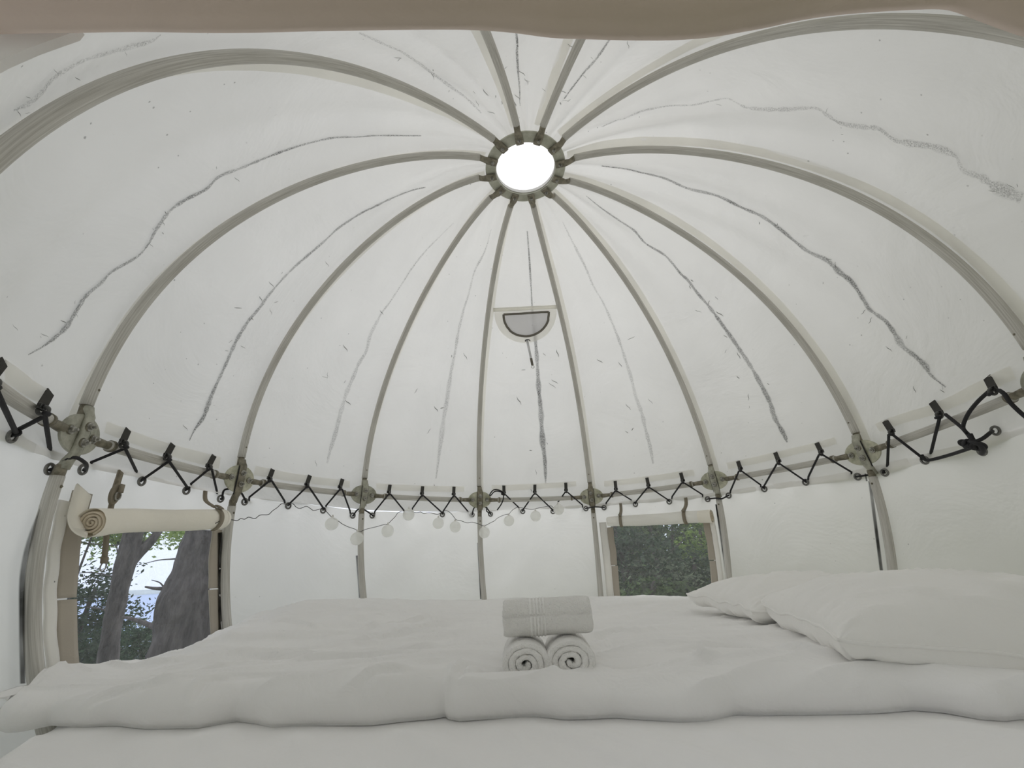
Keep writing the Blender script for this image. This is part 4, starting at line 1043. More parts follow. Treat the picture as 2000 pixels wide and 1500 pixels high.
def crease(x, y):
    h = 0.0
    for ci, q_ in enumerate(CREASES):
        best = 9; sg = 0; bf = 0; n_ = len(q_)-1
        for i in range(n_):
            ax_, ay_ = q_[i]; bx_, by_ = q_[i+1]; dx, dy = bx_-ax_, by_-ay_; l2 = dx*dx+dy*dy+1e-12
            t_ = ((x-ax_)*dx+(y-ay_)*dy)/l2; t_ = 0 if t_ < 0 else (1 if t_ > 1 else t_)
            ex, ey = x-ax_-dx*t_, y-ay_-dy*t_; d_ = ex*ex+ey*ey
            if d_ < best: best = d_; sg = 1 if dx*ey-dy*ex > 0 else -1; bf = (i+t_)/n_
        d_ = sqrt(best)
        if d_ < 0.05:
            w_ = sin(pi*min(max(bf, 0.02), 0.98))**0.6
            s_ = d_*sg
            h += w_*(0.0070*math.exp(-((s_-0.005)/0.008)**2) - 0.0060*math.exp(-((s_+0.005)/0.006)**2))
    return h
def duvet_relief(x, y):
    xx, yy = warp(x, y)
    # long shallow creases, slightly fanned, running across the bed
    q = yy*10.0 - xx*2.2; r1 = 1-abs(fnoise(xx*1.8, q*0.85, 1.0))*2.1
    r2 = 1-abs(fnoise(xx*4.0+yy*3, q*1.4, 3.0))*2.0
    h = 0.0115*max(r1, 0)**4 + 0.0065*max(r2, 0)**4
    if y < 0.35: h += crease(x, y)
    h += 0.007*fnoise(xx*2.2, yy*2.8, 6.0)+0.0028*fnoise(xx*7, yy*9, 8.0)
    return h
def duvet_top(u, v):
    """u across (0 left..1 right), v from the front edge (0) to the back"""
    f = u
    # front point by arc position
    idx = f*(len(FR)-1); i = min(int(idx), len(FR)-2); g = idx-i
    p = FR[i].lerp(FR[i+1], g)
    bth = 203-(203+28)*f
    zb = back_z(bth)
    lipw = 0.042
    q = Vector((cos(radians(bth)), sin(radians(bth)), 0)); rb = inside_r(zb)
    B = q*rb
    L = (B-Vector((p.x, p.y, 0))).length
    if v <= 0.14:
        s = v/0.14            # rounded lip, bulging a little outwards
        a = -0.5*pi*0.55+ (pi*0.5+0.5*pi*0.55)*s
        dirv = (B-Vector((p.x, p.y, 0))).normalized()
        hgt = 0.0165; 
        along = lipw*(1-cos(a)) if a > 0 else lipw*1.0*(1-cos(a))
        zz = ZS+0.003+hgt+hgt*sin(a)*(1.0 if a > 0 else 1.0/sin(0.5*pi*0.55))
        P = Vector((p.x, p.y, 0))+dirv*(along)
        # puffs along the lip
        zz += smooth(s)*0.006*(0.5+fnoise(P.x*9, P.y*5, 21))
        zz += smooth(s)*duvet_relief(P.x, P.y)
        w = 0.0; zin = zz
        return Vector((P.x, P.y, max(zz, ZS+0.001)))
    s = (v-0.14)/0.86; s2 = s**1.35
    dirv = (B-Vector((p.x, p.y, 0))).normalized(); d = lipw+(L-lipw)*s2
    P = Vector((p.x, p.y, 0))+dirv*d
    zf = ZS+0.003+0.033
    z = zf+(zb-zf)*smooth(s2*1.02)**1.0 if zb > zf+0.02 else zf+(zb-zf)*s2
    z += 0.006*(0.5+fnoise(P.x*9, P.y*5, 21))*math.exp(-(d-lipw)*18)
    z += duvet_relief(P.x, P.y)*(1-0.7*smooth((s-0.85)/0.15))
    # shallow dip behind the front crest where the towels stand
    if -0.2 < P.x < 0.12: z -= 0.014*smooth((P.x+0.2)/0.06)*smooth((0.12-P.x)/0.1)*math.exp(-((P.y+0.33)/0.07)**2)
    # the open corner of the cover: a short raised fold running diagonally from the lip
    fx = -0.205+ (P.y+0.412)*0.45
    if -0.44 < P.y < -0.30:
        z += 0.007*math.exp(-((P.x-fx-0.012)/0.012)**2)*(1-smooth((P.y+0.40)/0.1)) - 0.006*math.exp(-((P.x-fx+0.006)/0.006)**2)*(1-smooth((P.y+0.40)/0.1))
    return Vector((P.x, P.y, z))
# resample the front edge densely by length
FR = []
tot = [0]
for a, b in zip(EP, EP[1:]): tot.append(tot[-1]+(b-a).length)
for i in range(401):
    s = tot[-1]*i/400; j = max(jj for jj in range(len(tot)) if tot[jj] <= s+1e-9); j = min(j, len(EP)-2)
    FR.append(EP[j].lerp(EP[j+1], min(1, (s-tot[j])/max(1e-9, tot[j+1]-tot[j]))))
NUd, NVd = 420, 170
tv, tf = grid(duvet_top, NUd, NVd)
def duvet_z(x, y): return None
duv_bvh = BVHTree.FromPolygons([tuple(v) for v in tv], tf)
def dz(x, y):
    h = duv_bvh.ray_cast(Vector((x, y, 0)), Vector((0, 0, -1))); return h[0].z if h[0] else -0.42
bot = [Vector((v.x, v.y, ZS+0.0005)) for v in (tv[i*(NVd+1)+j] for i in range(NUd+1) for j in (0, NVd))]
n0 = len(tv); dv = tv+bot; df_ = list(tf)
for i in range(NUd):
    a, b = n0+2*i, n0+2*(i+1)
    df_.append((a, a+1, b+1, b))                                  # underside
    df_.append((i*(NVd+1), a, b, (i+1)*(NVd+1)))                   # front
    df_.append((i*(NVd+1)+NVd, (i+1)*(NVd+1)+NVd, b+1, a+1))       # back
for i in (0, NUd):
    row = [i*(NVd+1)+j for j in range(NVd+1)]
    df_.append(tuple(row+[n0+2*i+1, n0+2*i]) if i else tuple((row+[n0+2*i+1, n0+2*i])[::-1]))
duv = obj('duvet', (dv, df_), 'linen', origin=(0, 0, ZS)); tag(duv, 'wide puffy white duvet spread over the whole bed, with a rounded front edge', 'duvet')

# pillows
def pillow(name, label, c, yaw, roll_, pitch_, a, b, h, seed):
    """closed cushion: two faces meeting in a seam, pointed corners"""
    c = Vector(c); rot = Matrix.Rotation(yaw, 3, 'Z') @ Matrix.Rotation(pitch_, 3, 'X') @ Matrix.Rotation(roll_, 3, 'Y')
    th = thing(name, label, 'pillow', c+Vector((0, 0, -h)), 'bed pillows')
    n = 72; vs, fs = [], []
    def P(u, v, s):
        # u,v in -1..1
        e = 0.13
        bu = 1-0.085*(1-v*v)**1.0*1.0; bv = 1-0.06*(1-u*u)
        x = a*u*(bu+0.0); y = b*v*bv
        cu = max(0.0, 1-abs(u)**2.3); cv_ = max(0.0, 1-abs(v)**2.3)
        t = (cu*cv_)**0.46
        z = s*h*t
        if s < 0: z = -h*0.52*(cu*cv_)**0.22
        m_ = min(1-abs(u), 1-abs(v))
        edge = math.exp(-m_*7)
        # gathers radiating from seam
        g = edge*(1-math.exp(-m_*40))
        z += s*0.009*g*(fnoise(u*13*(1 if abs(v) > abs(u) else .3), v*15*(1 if abs(u) > abs(v) else .3), seed) )
        z += 0.007*t*fnoise(u*1.7, v*1.7, seed+3)+0.0055*t*fnoise(u*5, v*5, seed+6)
        rid = max(0, 1-abs(fnoise(u*2.6+v, v*2.2-u, seed+9))*2.4)**3
        z += s*0.007*rid*t
        wob = 0.008*fnoise(u*3, v*3, seed+20)*(1 if max(abs(u), abs(v)) > .9 else max(abs(u), abs(v)))
        return c+rot@Vector((x+wob*0.6, y+wob*0.6, z+wob))
    def warpf(q): return math.copysign(1-(1-abs(q))**1.6, q) if False else math.sin(q*pi/2)
    for s in (1, -1):
        for i in range(n+1):
            for j in range(n+1):
                u, v = warpf(-1+2*i/n), warpf(-1+2*j/n); vs.append(P(u, v, s))
    m1 = (n+1)**2
    for i in range(n):
        for j in range(n):
            q = (i*(n+1)+j, (i+1)*(n+1)+j, (i+1)*(n+1)+j+1, i*(n+1)+j+1); fs.append(q); fs.append(tuple(x+m1 for x in q[::-1]))
    obj('pillowcase', (vs, fs), 'pillow', th)
    # welt round the seam
    ring = []
    m2 = 56
    for i in range(m2): ring.append((-1+2*i/m2, -1))
    for i in range(m2): ring.append((1, -1+2*i/m2))
    for i in range(m2): ring.append((1-2*i/m2, 1))
    for i in range(m2): ring.append((-1, 1-2*i/m2))
    ring.append(ring[0])
    obj('seam_welt', sweep([P(u, v, 1) for u, v in ring], 0.0022, n=6), 'pillow', th)
    return th
PL1 = dict(c=(0.568, -0.318, -0.410), yaw=radians(-11), roll_=radians(6.5), pitch_=radians(2), a=0.262, b=0.172, h=0.080)
PL2 = dict(c=(0.580, 0.030, -0.404), yaw=radians(0), roll_=radians(6), pitch_=radians(2), a=0.262, b=0.172, h=0.066)
pillow('pillow', 'big plump white pillow lying in front, nearest at the right edge of the bed', seed=1.0, **PL1)
pillow('pillow', 'white pillow lying behind the big front pillow, against the wall', seed=31.0, **PL2)

# towels
def towel_roll(label, c, axis, R, ln, turns, phase, seed, squash=1.0, thk=0.0085, bands=False, ccw=1):
    axis = unit(Vector(axis)); u = unit(Vector((0, 0, 1))-axis*axis.z); w = axis.cross(u); c = Vector(c)
    th = thing('towel', label, 'towel', c-Vector((0, 0, R)), 'rolled towels on the bed')
    n = int(turns*44); m_ = 26; 
    def ctr(f):
        a = phase+ccw*2*pi*turns*f
        r = 0.0012+(R-thk/2-0.0012)*(f**0.85)
        r *= 1+0.10*(1-f)*noise.noise(Vector((a*0.6, seed, 0)))+0.035*noise.noise(Vector((a, seed, 5)))
        return a, r
    def pt(f, side, g):
        a, r = ctr(f); h = thk*0.43*side*(1+0.12*noise.noise(Vector((a*2, seed, 8))))
        e = (abs(g-0.5)*2); rnd = thk*0.5*max(0, (e-0.90)/0.10)**2
        rr = max(r+h*(1-0.45*max(0, (e-0.92)/0.08)**2), 0.0004)
        bump = 0.0007*noise.noise(Vector((a*r*900, g*ln*900, seed)))+0.0012*noise.noise(Vector((a*3, g*9, seed+2)))
        tele = 0.0035*noise.noise(Vector((f*turns*1.3, seed, 2)))+0.0015*noise.noise(Vector((a*2, seed, 3)))
        x = (g-0.5)*ln + (tele if e > 0.8 else 0)
        rr += bump
        return c+axis*x+u*(rr*sin(a)*squash)+w*(rr*cos(a))
    vs, fs = [], []
    ring = []
    ws = [j/m_ for j in range(m_+1)]
    ws = [0.0, 0.012, 0.03]+[0.03+0.94*j/(m_-4) for j in range(1, m_-4)]+[0.97, 0.988, 1.0]
    K = len(ws)
    for i in range(n+1):
        f = i/n
        for g in ws: vs.append(pt(f, 1, g))
        for g in reversed(ws): vs.append(pt(f, -1, g))
    Kk = 2*K
    for i in range(n):
        for k in range(Kk):
            k2 = (k+1) % Kk; fs.append((i*Kk+k, i*Kk+k2, (i+1)*Kk+k2, (i+1)*Kk+k))
    fs.append(tuple(range(Kk))[::-1]); fs.append(tuple(n*Kk+k for k in range(Kk)))
    obj('cloth', (vs, fs), 'terry', th)
    if bands:
        for g0, g1 in bands:
            vb, fb = [], []; nn = 60
            for i in range(nn+1):
                f = 1-(1/turns)*i/nn*0.98
                for g in (g0, (g0+g1)/2, g1):
                    p = pt(f, 1, g); cc_ = c+axis*((p-c).dot(axis)); vb.append(p+(p-cc_).normalized()*(0.0011 if g == (g0+g1)/2 else 0.0004))
            for i in range(nn):
                for j in range(2): fb.append((i*3+j, i*3+j+1, (i+1)*3+j+1, (i+1)*3+j))
            obj('woven_stripe', (vb, fb), 'terryband', th)
    return th
zt = dz(-0.105, -0.34)
zt = min(zt, dz(-0.045, -0.34), -0.433)
towel_roll('smaller rolled white towel at the lower left of the stack of three', (-0.1035, -0.310, zt+0.0260), (0.03, -1, 0.0), 0.0360, 0.125, 3.2, 2.3, 1.0, ccw=1, squash=0.78, thk=0.0108)
towel_roll('thicker rolled white towel at the lower right of the stack of three', (-0.0365, -0.310, zt+0.0268), (-0.03, -1, 0.0), 0.0382, 0.125, 3.3, 0.6, 5.0, ccw=-1, squash=0.75, thk=0.0112)
towel_roll('rolled white towel with woven stripes lying across the two others', (-0.066, -0.318, zt+0.0525+0.0265), (1, 0.01, 0.0), 0.0318, 0.130, 3.2, -1.2, 9.0, thk=0.0105, squash=0.9,
           bands=[(0.30, 0.325), (0.345, 0.365), (0.38, 0.40), (0.42, 0.435), (0.455, 0.475)])

# ---------------------------------------------------------------- rolled door canvas over the entrance (top of the picture)
FLP = [(-60, 60), (0, 57), (120, 55), (250, 53), (400, 55), (500, 54), (620, 51), (750, 49), (850, 48), (930, 49), (1000, 54), (1080, 64), (1160, 67), (1250, 69), (1330, 68), (1400, 62), (1460, 52), (1510, 43), (1560, 32), (1620, 22), (1700, 14), (1780, 9), (1850, 7), (1885, 13), (1930, 30), (2000, 55), (2060, 72)]
YF = -0.905
def on_y(x, y, yy):
    d = ray(x, y); return CAMP+d*((yy-CAMP.y)/d.y)
low_e = catmull([on_y(x, y, YF) for x, y in FLP], 5)
prof_y = [(0.0, 0.0), (-0.006, 0.0035), (-0.0105, 0.012), (-0.012, 0.025), (-0.014, 0.045), (-0.020, 0.075), (-0.034, 0.10), (-0.05, 0.112)]
vs, fs = [], []
inner = [(0.0, 0.0), (0.004, 0.003), (0.006, 0.012), (0.004, 0.03), (-0.002, 0.06), (-0.012, 0.09), (-0.03, 0.118), (-0.05, 0.125)]
full = list(reversed(prof_y))+inner[1:]
for i, p in enumerate(low_e):
    for (dy, dz_) in full:
        nzv = 0.004*noise.noise(Vector((p.x*9, dz_*20, 3.0)))
        vs.append(Vector((p.x, p.y+dy+nzv*smooth(dz_/0.03), p.z+dz_*1.0)))
m_ = len(full)
for i in range(len(low_e)-1):
    for j in range(m_-1): fs.append((i*m_+j, i*m_+j+1, (i+1)*m_+j+1, (i+1)*m_+j))
    fs.append((i*m_+m_-1, i*m_, (i+1)*m_, (i+1)*m_+m_-1))
fs.append(tuple(range(m_))); fs.append(tuple((len(low_e)-1)*m_+j for j in range(m_))[::-1])
dfp = thing('door_flap', 'brownish canvas edge of the raised door flap across the top of the picture', 'tent flap', on_y(1000, 60, YF))
obj('canvas', (vs, fs), 'flap', dfp)
# pale corner of the flap hanging lower at the upper left
cor = [(-60, 50), (150, 52), (140, 64), (60, 92), (0, 118), (-60, 150)]
cw = [on_y(x, y, -0.895) for x, y in cor]; n = len(cw)
cv2 = cw+[p+Vector((0, 0.005, 0.001)) for p in cw]
cfs = [tuple(range(n)), tuple(range(n, 2*n))[::-1]]+[(i, i+n, (i+1) % n+n, (i+1) % n) for i in range(n)]
obj('corner_gusset', (cv2, cfs), 'flapedge', dfp, smooth=False)

# ---------------------------------------------------------------- outside: slope, lake, woods (metres)
M['bark'] = solid('pine_bark', (0.045, 0.04, 0.042), (0.17, 0.155, 0.155), rough=0.9, scale=5, stretch=(2.5, 2.5, 0.6), bump=1.0, detail=10, dist=0.04)
M['ground'] = solid('forest_floor', (0.10, 0.11, 0.06), (0.26, 0.27, 0.18), rough=1.0, scale=3, bump=0.6, dist=0.05)
def leafmat(name, c1, c2, tr=0.35):
    mt, nt, nd, lk = new_mat(name)
    out = N(nd, 'ShaderNodeOutputMaterial'); g = N(nd, 'ShaderNodeNewGeometry'); r = ramp(nd, [(0.0, c1), (1.0, c2)]); lk.new(g.outputs['Random Per Island'], r.inputs['Fac'])
    df = N(nd, 'ShaderNodeBsdfDiffuse'); tl = N(nd, 'ShaderNodeBsdfTranslucent'); lk.new(r.outputs[0], df.inputs[0]); lk.new(r.outputs[0], tl.inputs[0])
    mx = N(nd, 'ShaderNodeMixShader'); mx.inputs[0].default_value = tr; lk.new(df.outputs[0], mx.inputs[1]); lk.new(tl.outputs[0], mx.inputs[2]); lk.new(mx.outputs[0], out.inputs['Surface'])
    return mt
M['leafdark'] = leafmat('dark_needles', (0.035, 0.065, 0.045), (0.10, 0.16, 0.10))
M['leafmid'] = leafmat('green_leaves', (0.06, 0.10, 0.05), (0.18, 0.26, 0.12))
M['leafbright'] = leafmat('yellow_green_leaves', (0.16, 0.26, 0.07), (0.42, 0.55, 0.20), 0.5)  # lightest and yellowest of the leaf greens
M['leafpale'] = leafmat('pale_leaves', (0.10, 0.14, 0.10), (0.32, 0.38, 0.28), 0.5)
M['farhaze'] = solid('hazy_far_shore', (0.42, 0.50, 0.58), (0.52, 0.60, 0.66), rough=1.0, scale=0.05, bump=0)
def water():
    mt, nt, nd, lk = new_mat('lake_water')
    out = N(nd, 'ShaderNodeOutputMaterial'); tc = N(nd, 'ShaderNodeTexCoord'); n1 = N(nd, 'ShaderNodeTexNoise', Scale=0.8, Detail=5.0); lk.new(tc.outputs['Object'], n1.inputs['Vector'])
    bp = N(nd, 'ShaderNodeBump', Strength=0.2, Distance=0.05); lk.new(n1.outputs['Fac'], bp.inputs['Height'])
    gl = N(nd, 'ShaderNodeBsdfGlossy', Roughness=0.15); gl.inputs[0].default_value = (0.62, 0.70, 0.86, 1); lk.new(bp.outputs[0], gl.inputs['Normal']); lk.new(gl.outputs[0], out.inputs['Surface'])
    return mt
M['water'] = water()
D2 = Vector((-0.8, 0.6))
LAKE = -3.4
def gz(x, y):
    s = x*D2.x+y*D2.y
    z = -0.35 - 0.30*max(0, s-2.8)**1.0 + 0.04*max(0, -s-4)
    return z+0.25*noise.noise(Vector((x*0.25, y*0.25, 0)))*smooth((hypot(x, y)-3)/3)
def gpt(u, v):
    A = 2*pi*u; r = 60*v**2
    return Vector((r*cos(A), r*sin(A), gz(r*cos(A), r*sin(A))))
g = obj('ground', grid(gpt, 72, 50, closeu=True), 'ground', world=True, origin=None); tag(g, kind='structure')
lk_ = obj('lake', grid(lambda u, v: Vector((-8-500*u, -250+650*v, LAKE)), 12, 12), 'water', world=True); tag(lk_, 'bright pale lake surface seen between the tree trunks through the tree window', 'lake', kind='structure')
def shore(u, v):
    A = radians(95+130*u); r = 430+40*v
    return Vector((r*cos(A), r*sin(A), LAKE-2+v**0.7*(4.5+2*noise.noise(Vector((u*12, 0, 0))))))
fs_ = obj('far_shore', grid(shore, 90, 5), 'farhaze', world=True); tag(fs_, kind='structure')
def wp3(x, y, d): return W(CAMP)+ray(x, y)*d
def trunk(name, label, cat, pxs, d, group=None, branches=(), crown=None, leaf='leafdark', seed=0):
    """pxs: (px, py, width px) of the visible stretch from bottom to top; extended down to the ground and up"""
    P = [wp3(x, y, d) for x, y, w in pxs]; Rr = [w*d*ray(x, y).dot(CF)/FPX/2 for x, y, w in pxs]
    dn = (P[0]-P[1]).normalized(); upv = (P[-1]-P[-2]).normalized()
    b = P[0].copy(); 
    while b.z > gz(b.x, b.y)-0.2 and (b-P[0]).length < 8: b += Vector((dn.x*0.5, dn.y*0.5, min(dn.z, -0.6)))*0.2
    pts = [b]+P+[P[-1]+upv*1.2+Vector((0, 0, .3)), P[-1]+upv*2.6+Vector((0, 0, 1.2)), P[-1]+upv*3.8+Vector((0, 0, 2.6))]
    rr = [Rr[0]*1.25]+Rr+[Rr[-1]*0.9, Rr[-1]*0.7, Rr[-1]*0.4]
    cp = catmull([(p.x, p.y, p.z) for p in pts], 8); n = 20
    rs = [rr[min(i//8, len(rr)-1)]*(1-(i % 8)/8)+rr[min(i//8+1, len(rr)-1)]*((i % 8)/8) for i in range(len(cp))]
    vs, fs = sweep(cp, rs, n=n)
    for i in range(len(cp)):
        for k in range(n):
            v = vs[i*n+k]; vs[i*n+k] = cp[i]+(v-cp[i])*(1+0.16*noise.noise(v*3+Vector((seed, 0, 0)))+0.08*noise.noise(v*9))
    th = bpy.data.objects.new(name, None); C.objects.link(th); th.location = b; tag(th, label, cat, group)
    obj('trunk', (vs, fs), 'bark', th, world=True)
    for br in branches:
        q = [wp3(x, y, dd) for x, y, dd in br[0]]; cpb = catmull(q, 6); L = len(cpb)
        obj('branch', sweep(cpb, [br[1]*(1-0.7*i/L) for i in range(L)], n=8), 'bark', th, world=True)
    return th
def crown(center, rad, n, size, seed, flat=0.35, clumps=40, droop=False):
    rnd = random.Random(seed); vs, fs = [], []
    cl = []
    for _ in range(clumps):
        while True:
            p = Vector((rnd.uniform(-1, 1), rnd.uniform(-1, 1), rnd.uniform(-1, 1)))
            if p.length <= 1: break
        cl.append((Vector((p.x*rad[0], p.y*rad[1], p.z*rad[2])), rnd.uniform(0.5, 1.2), Vector((rnd.uniform(-1, 1), rnd.uniform(-1, 1), rnd.uniform(-.4, .4))).normalized()))
    s0 = (rad[0]*rad[1]*rad[2])**(1/3)*0.30
    for i in range(n):
        c0, sc, dr = cl[rnd.randrange(clumps)]
        g_ = Vector((rnd.gauss(0, 1), rnd.gauss(0, 1), rnd.gauss(0, flat)))*s0*sc*0.6+dr*rnd.gauss(0, 1)*s0*sc
        p = Vector(center)+c0+g_
        a = Vector((rnd.uniform(-1, 1), rnd.uniform(-1, 1), rnd.uniform(-.6, .6))).normalized(); b_ = a.orthogonal().normalized()
        b_ = (Matrix.Rotation(rnd.uniform(0, 2*pi), 3, a) @ b_)
        s = size*rnd.uniform(0.5, 1.4); asp = rnd.uniform(.3, .6)
        k = len(vs); vs += [p-a*s, p+b_*s*asp, p+a*s, p-b_*s*asp]; fs.append((k, k+1, k+2, k+3))
    return vs, fs
def tree(name, label, cat, base_px, d, height, rad, n, size, leaf, seed, zc=None, tr=0.08, group='woods outside the tent', clumps=60, cpx=None):
    c = wp3(cpx[0], cpx[1], d) if cpx else wp3(base_px[0], base_px[1], d)
    b = Vector((c.x, c.y, gz(c.x, c.y)-0.1))
    th = bpy.data.objects.new(name, None); C.objects.link(th); th.location = b; tag(th, label, cat, group)
    top = Vector((c.x, c.y, c.z+rad[2]*0.7))
    if top.z < b.z+0.5: top.z = b.z+0.5
    cp = catmull([(b.x, b.y, b.z), (b.x+0.05, b.y+.02, (b.z*2+top.z)/3), (b.x-0.05, b.y, (b.z+2*top.z)/3), (top.x, top.y, top.z)], 6); L = len(cp)
    obj('trunk', sweep(cp, [tr*(1-0.75*i/L) for i in range(L)], n=9), 'bark', th, world=True)
    obj('foliage', crown(c, rad, n, size, seed, clumps=clumps), leaf, th, world=True, smooth=False)
    return th
# left window
trunk('pine_tree', 'big leaning pine trunk filling the right side of the tree window', 'tree', [(350, 1330, 112), (362, 1250, 108), (374, 1180, 104), (392, 1110, 92), (414, 1040, 84), (436, 975, 78)], 5.2, 'trees outside the tree window',
      branches=[([(345, 1150, 5.2), (322, 1150, 5.25), (300, 1149, 5.3), (284, 1146, 5.4)], 0.022), ([(322, 1150, 5.25), (312, 1138, 5.3), (296, 1133, 5.4)], 0.008), ([(320, 1235, 5.2), (295, 1222, 5.4), (262, 1210, 5.6), (240, 1205, 5.8)], 0.03), ([(360, 1090, 5.2), (335, 1092, 5.4), (310, 1094, 5.6), (285, 1100, 5.8)], 0.009)], seed=1)
trunk('pine_tree', 'slimmer forked pine trunk left of the centre of the tree window', 'tree', [(205, 1350, 34), (210, 1290, 32), (220, 1220, 31), (230, 1170, 32), (243, 1110, 33), (262, 1040, 31), (280, 985, 28)], 7.5, 'trees outside the tree window',
      branches=[([(252, 1098, 7.5), (270, 1080, 7.5), (290, 1062, 7.5), (312, 1035, 7.6), (335, 1000, 7.7)], 0.085), ([(238, 1100, 7.5), (232, 1090, 7.6), (229, 1075, 7.7), (228, 1062, 7.7)], 0.012), ([(240, 1128, 7.5), (215, 1125, 7.8), (180, 1118, 8), (150, 1120, 8.2)], 0.012), ([(225, 1200, 7.5), (200, 1190, 7.7), (170, 1186, 8)], 0.015), ([(262, 1040, 7.4), (230, 1064, 7.5), (180, 1062, 7.7), (150, 1058, 7.8)], 0.010)], seed=5)
tree('spruce_tree', 'dark green spruce at the lower left of the tree window', 'tree', (175, 1200), 9.5, 5, (0.62, 0.62, 0.85), 9000, 0.032, 'leafdark', 11, cpx=(158, 1238), group='trees outside the tree window')
tree('spruce_tree', 'second dark spruce low behind the slim forked trunk', 'tree', (235, 1260), 11, 5, (0.8, 0.8, 0.42), 6000, 0.032, 'leafdark', 12, cpx=(222, 1275), group='trees outside the tree window', clumps=40)
tree('birch_tree', 'pale leafy bush at the foot of the tree window between the trunks', 'tree', (285, 1235), 12, 5, (0.75, 0.75, 0.45), 5200, 0.032, 'leafpale', 13, cpx=(285, 1262), group='trees outside the tree window')
tree('broadleaf_tree', 'yellowish green leaves hanging at the top of the tree window', 'tree', (290, 1035), 9.0, 5, (1.5, 1.5, 0.24), 7500, 0.034, 'leafbright', 14, cpx=(290, 1030), group='trees outside the tree window', clumps=36, tr=0.03)
tree('broadleaf_tree', 'dark leaves at the upper left corner of the tree window', 'tree', (180, 1025), 8.5, 5, (0.7, 0.7, 0.20), 2200, 0.032, 'leafdark', 15, cpx=(190, 1024), group='trees outside the tree window', clumps=22, tr=0.03)
# right window: dense woods in several rows, first the ones that show
wl_ = ['bushy dark spruce at the left side of the small window', 'tangled green spruce in the middle of the small window', 'bright leafy tree at the right edge of the small window', 'dark spruce at the lower right of the small window',
       'deep green tree behind the others, upper left of the small window', 'deep green tree behind the others, upper right of the small window', 'pale twiggy shrub low in the middle of the small window', 'greenest spruce bough near the bottom middle of the small window']
spec = [((1215, 1090), 6.5, (0.7, 0.6, 1.1), 5200, 0.035, 'leafdark'), ((1285, 1095), 7.5, (0.85, 0.7, 1.2), 6500, 0.035, 'leafmid'), ((1378, 1078), 8.5, (0.42, 0.5, 0.62), 2600, 0.04, 'leafbright'), ((1370, 1150), 7.0, (0.6, 0.5, 0.6), 3800, 0.035, 'leafdark'),
        ((1230, 1045), 10.5, (1.4, 1.1, 1.5), 6500, 0.055, 'leafdark'), ((1340, 1050), 11.0, (1.4, 1.1, 1.5), 6500, 0.055, 'leafmid'), ((1290, 1130), 6.2, (0.6, 0.4, 0.25), 700, 0.03, 'leafpale'), ((1280, 1150), 5.8, (0.4, 0.3, 0.12), 500, 0.04, 'leafmid')]
for i, (px, d, rad, n, size, lf) in enumerate(spec):
    tree(['spruce_tree', 'spruce_tree', 'broadleaf_tree', 'spruce_tree', 'broadleaf_tree', 'broadleaf_tree', 'shrub', 'shrub'][i], wl_[i], 'tree' if i < 6 else 'shrub', px, d, 6, rad, n, size, lf, 40+i, cpx=px, group='woods outside the small window')
for i, (x, y, d) in enumerate([(1240, 1080, 9), (1305, 1080, 8), (1352, 1060, 9), (1262, 1060, 12), (1380, 1080, 12)]):
    trunk('tree_trunk', ['thin dark stem left of the middle of the small window', 'thin dark stem in the middle of the small window', 'thin leaning stem right of the middle of the small window', 'distant slim stem in the small window, upper left', 'distant slim stem at the right of the small window'][i], 'tree',
          [(x-4, y+110, 8), (x, y+40, 7), (x+3+4*(i % 2), y-10, 6), (x+8, y-70, 5)], d, 'woods outside the small window', branches=[([(x, y, d), (x+18, y-14, d), (x+34, y-30, d+.2)], 0.018)] if i % 2 else (), seed=20+i)
# thick forest backdrop along the hillside behind the small window and around the clearing
def wood(u, v):
    A = radians(-100+230*u); r = 17+1.8*noise.noise(Vector((u*30, v*6, 0)))+1.0*noise.noise(Vector((u*90, v*20, 2)))
    x, y = r*cos(A), r*sin(A); return Vector((x, y, gz(x, y)-0.5+v*5.5*(1+0.2*noise.noise(Vector((u*25, 0, 7))))))
rnd = random.Random(3); vs, fs = [], []
for i in range(42000):
    u, v = rnd.random(), rnd.random()**1.3
    if 0.52 < u < 0.80 and False: continue
    p = wood(u, v)+Vector((rnd.gauss(0, .7), rnd.gauss(0, .7), rnd.gauss(0, .4)))
    a = Vector((rnd.uniform(-1, 1), rnd.uniform(-1, 1), rnd.uniform(-.6, .6))).normalized(); b_ = a.orthogonal().normalized(); s = rnd.uniform(.10, .26)
    k = len(vs); vs += [p-a*s, p+b_*s*.6, p+a*s, p-b_*s*.6]; fs.append((k, k+1, k+2, k+3))
wd = obj('forest_foliage', (vs, fs), 'leafdark', world=True, smooth=False); tag(wd, 'dense dark green forest foliage closing off the view behind the small window', 'foliage', kind='stuff')

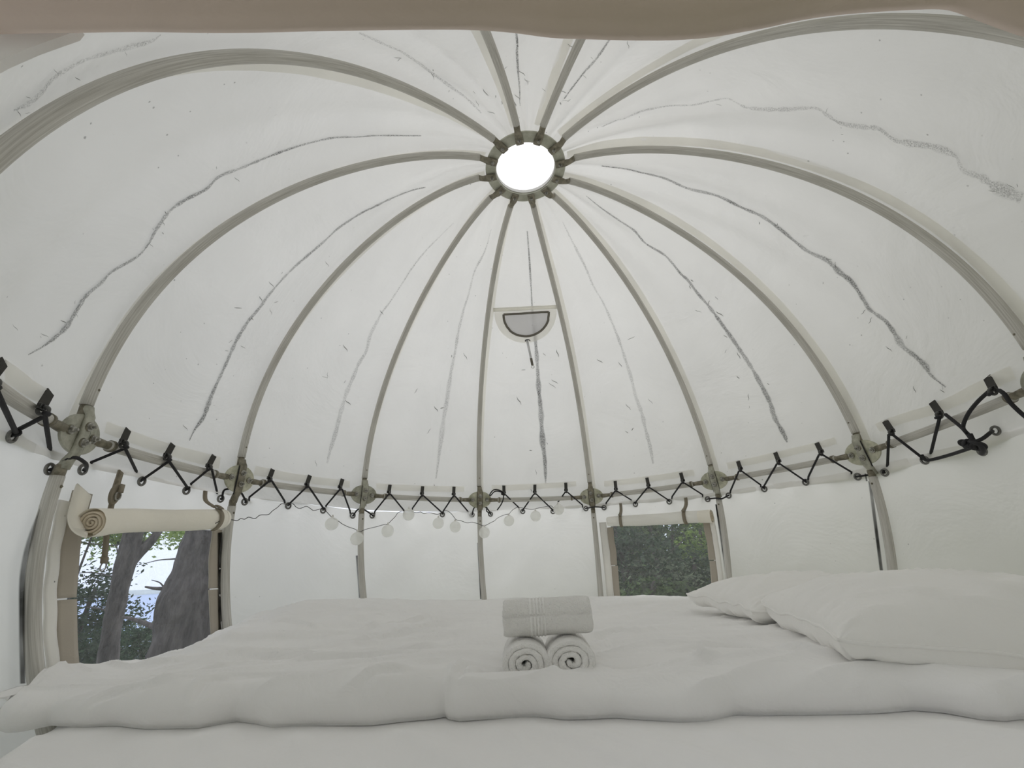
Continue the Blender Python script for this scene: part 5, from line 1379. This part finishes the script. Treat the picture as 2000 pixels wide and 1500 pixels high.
# ---------------------------------------------------------------- sky and light
w = bpy.data.worlds.new('sky'); bpy.context.scene.world = w; w.use_nodes = True
nt = w.node_tree; nt.nodes.clear(); nd = nt.nodes; lk = nt.links
out = nd.new('ShaderNodeOutputWorld'); bg = nd.new('ShaderNodeBackground'); tc = nd.new('ShaderNodeTexCoord')
sp = nd.new('ShaderNodeSeparateXYZ'); lk.new(tc.outputs['Generated'], sp.inputs[0])
rp = ramp(nd, [(0.0, (0.76, 0.83, 0.98)), (0.12, (0.80, 0.86, 0.97)), (0.45, (0.955, 0.962, 0.965)), (1.0, (0.99, 0.988, 0.975))]); lk.new(sp.outputs['Z'], rp.inputs['Fac'])
cn = nd.new('ShaderNodeTexNoise'); cn.inputs['Scale'].default_value = 1.6; cn.inputs['Detail'].default_value = 4; lk.new(tc.outputs['Generated'], cn.inputs['Vector'])
cr2 = ramp(nd, [(0.3, 0.86), (0.7, 1.08)]); lk.new(cn.outputs['Fac'], cr2.inputs['Fac'])
mx = nd.new('ShaderNodeMix'); mx.data_type = 'RGBA'; mx.blend_type = 'MULTIPLY'; mx.inputs['Factor'].default_value = 1.0; lk.new(rp.outputs[0], mx.inputs[6]); lk.new(cr2.outputs[0], mx.inputs[7])
dp = nd.new('ShaderNodeVectorMath'); dp.operation = 'DOT_PRODUCT'; lk.new(tc.outputs['Generated'], dp.inputs[0]); dp.inputs[1].default_value = (0.05, 0.86, 0.50)
gr = ramp(nd, [(0.0, 0.62), (0.5, 0.78), (1.0, 1.35)]); mpn = nd.new('ShaderNodeMapRange'); mpn.inputs['From Min'].default_value = -1; lk.new(dp.outputs['Value'], mpn.inputs['Value']); lk.new(mpn.outputs[0], gr.inputs['Fac'])
mx3 = nd.new('ShaderNodeMix'); mx3.data_type = 'RGBA'; mx3.blend_type = 'MULTIPLY'; mx3.inputs['Factor'].default_value = 1.0; lk.new(mx.outputs[2], mx3.inputs[6]); lk.new(gr.outputs[0], mx3.inputs[7])
lk.new(mx3.outputs[2], bg.inputs['Color']); bg.inputs['Strength'].default_value = 1.25; lk.new(bg.outputs[0], out.inputs['Surface'])
sun = bpy.data.lights.new('sun', 'SUN'); sun.energy = 0.4; sun.angle = radians(70); sun.color = (1.0, 0.97, 0.92)
so = bpy.data.objects.new('sun', sun); C.objects.link(so); so.rotation_euler = (radians(-48), 0, 0); so.location = (-4, 3, 9)
sc = bpy.context.scene
sc.view_settings.view_transform = 'Standard'; sc.view_settings.look = 'None'; sc.view_settings.gamma = 1.0; sc.view_settings.exposure = 0.0
sc.view_settings.use_curve_mapping = False
sc.cycles.max_bounces = 14; sc.cycles.diffuse_bounces = 8; sc.cycles.transmission_bounces = 10; sc.cycles.transparent_max_bounces = 24; sc.cycles.glossy_bounces = 4
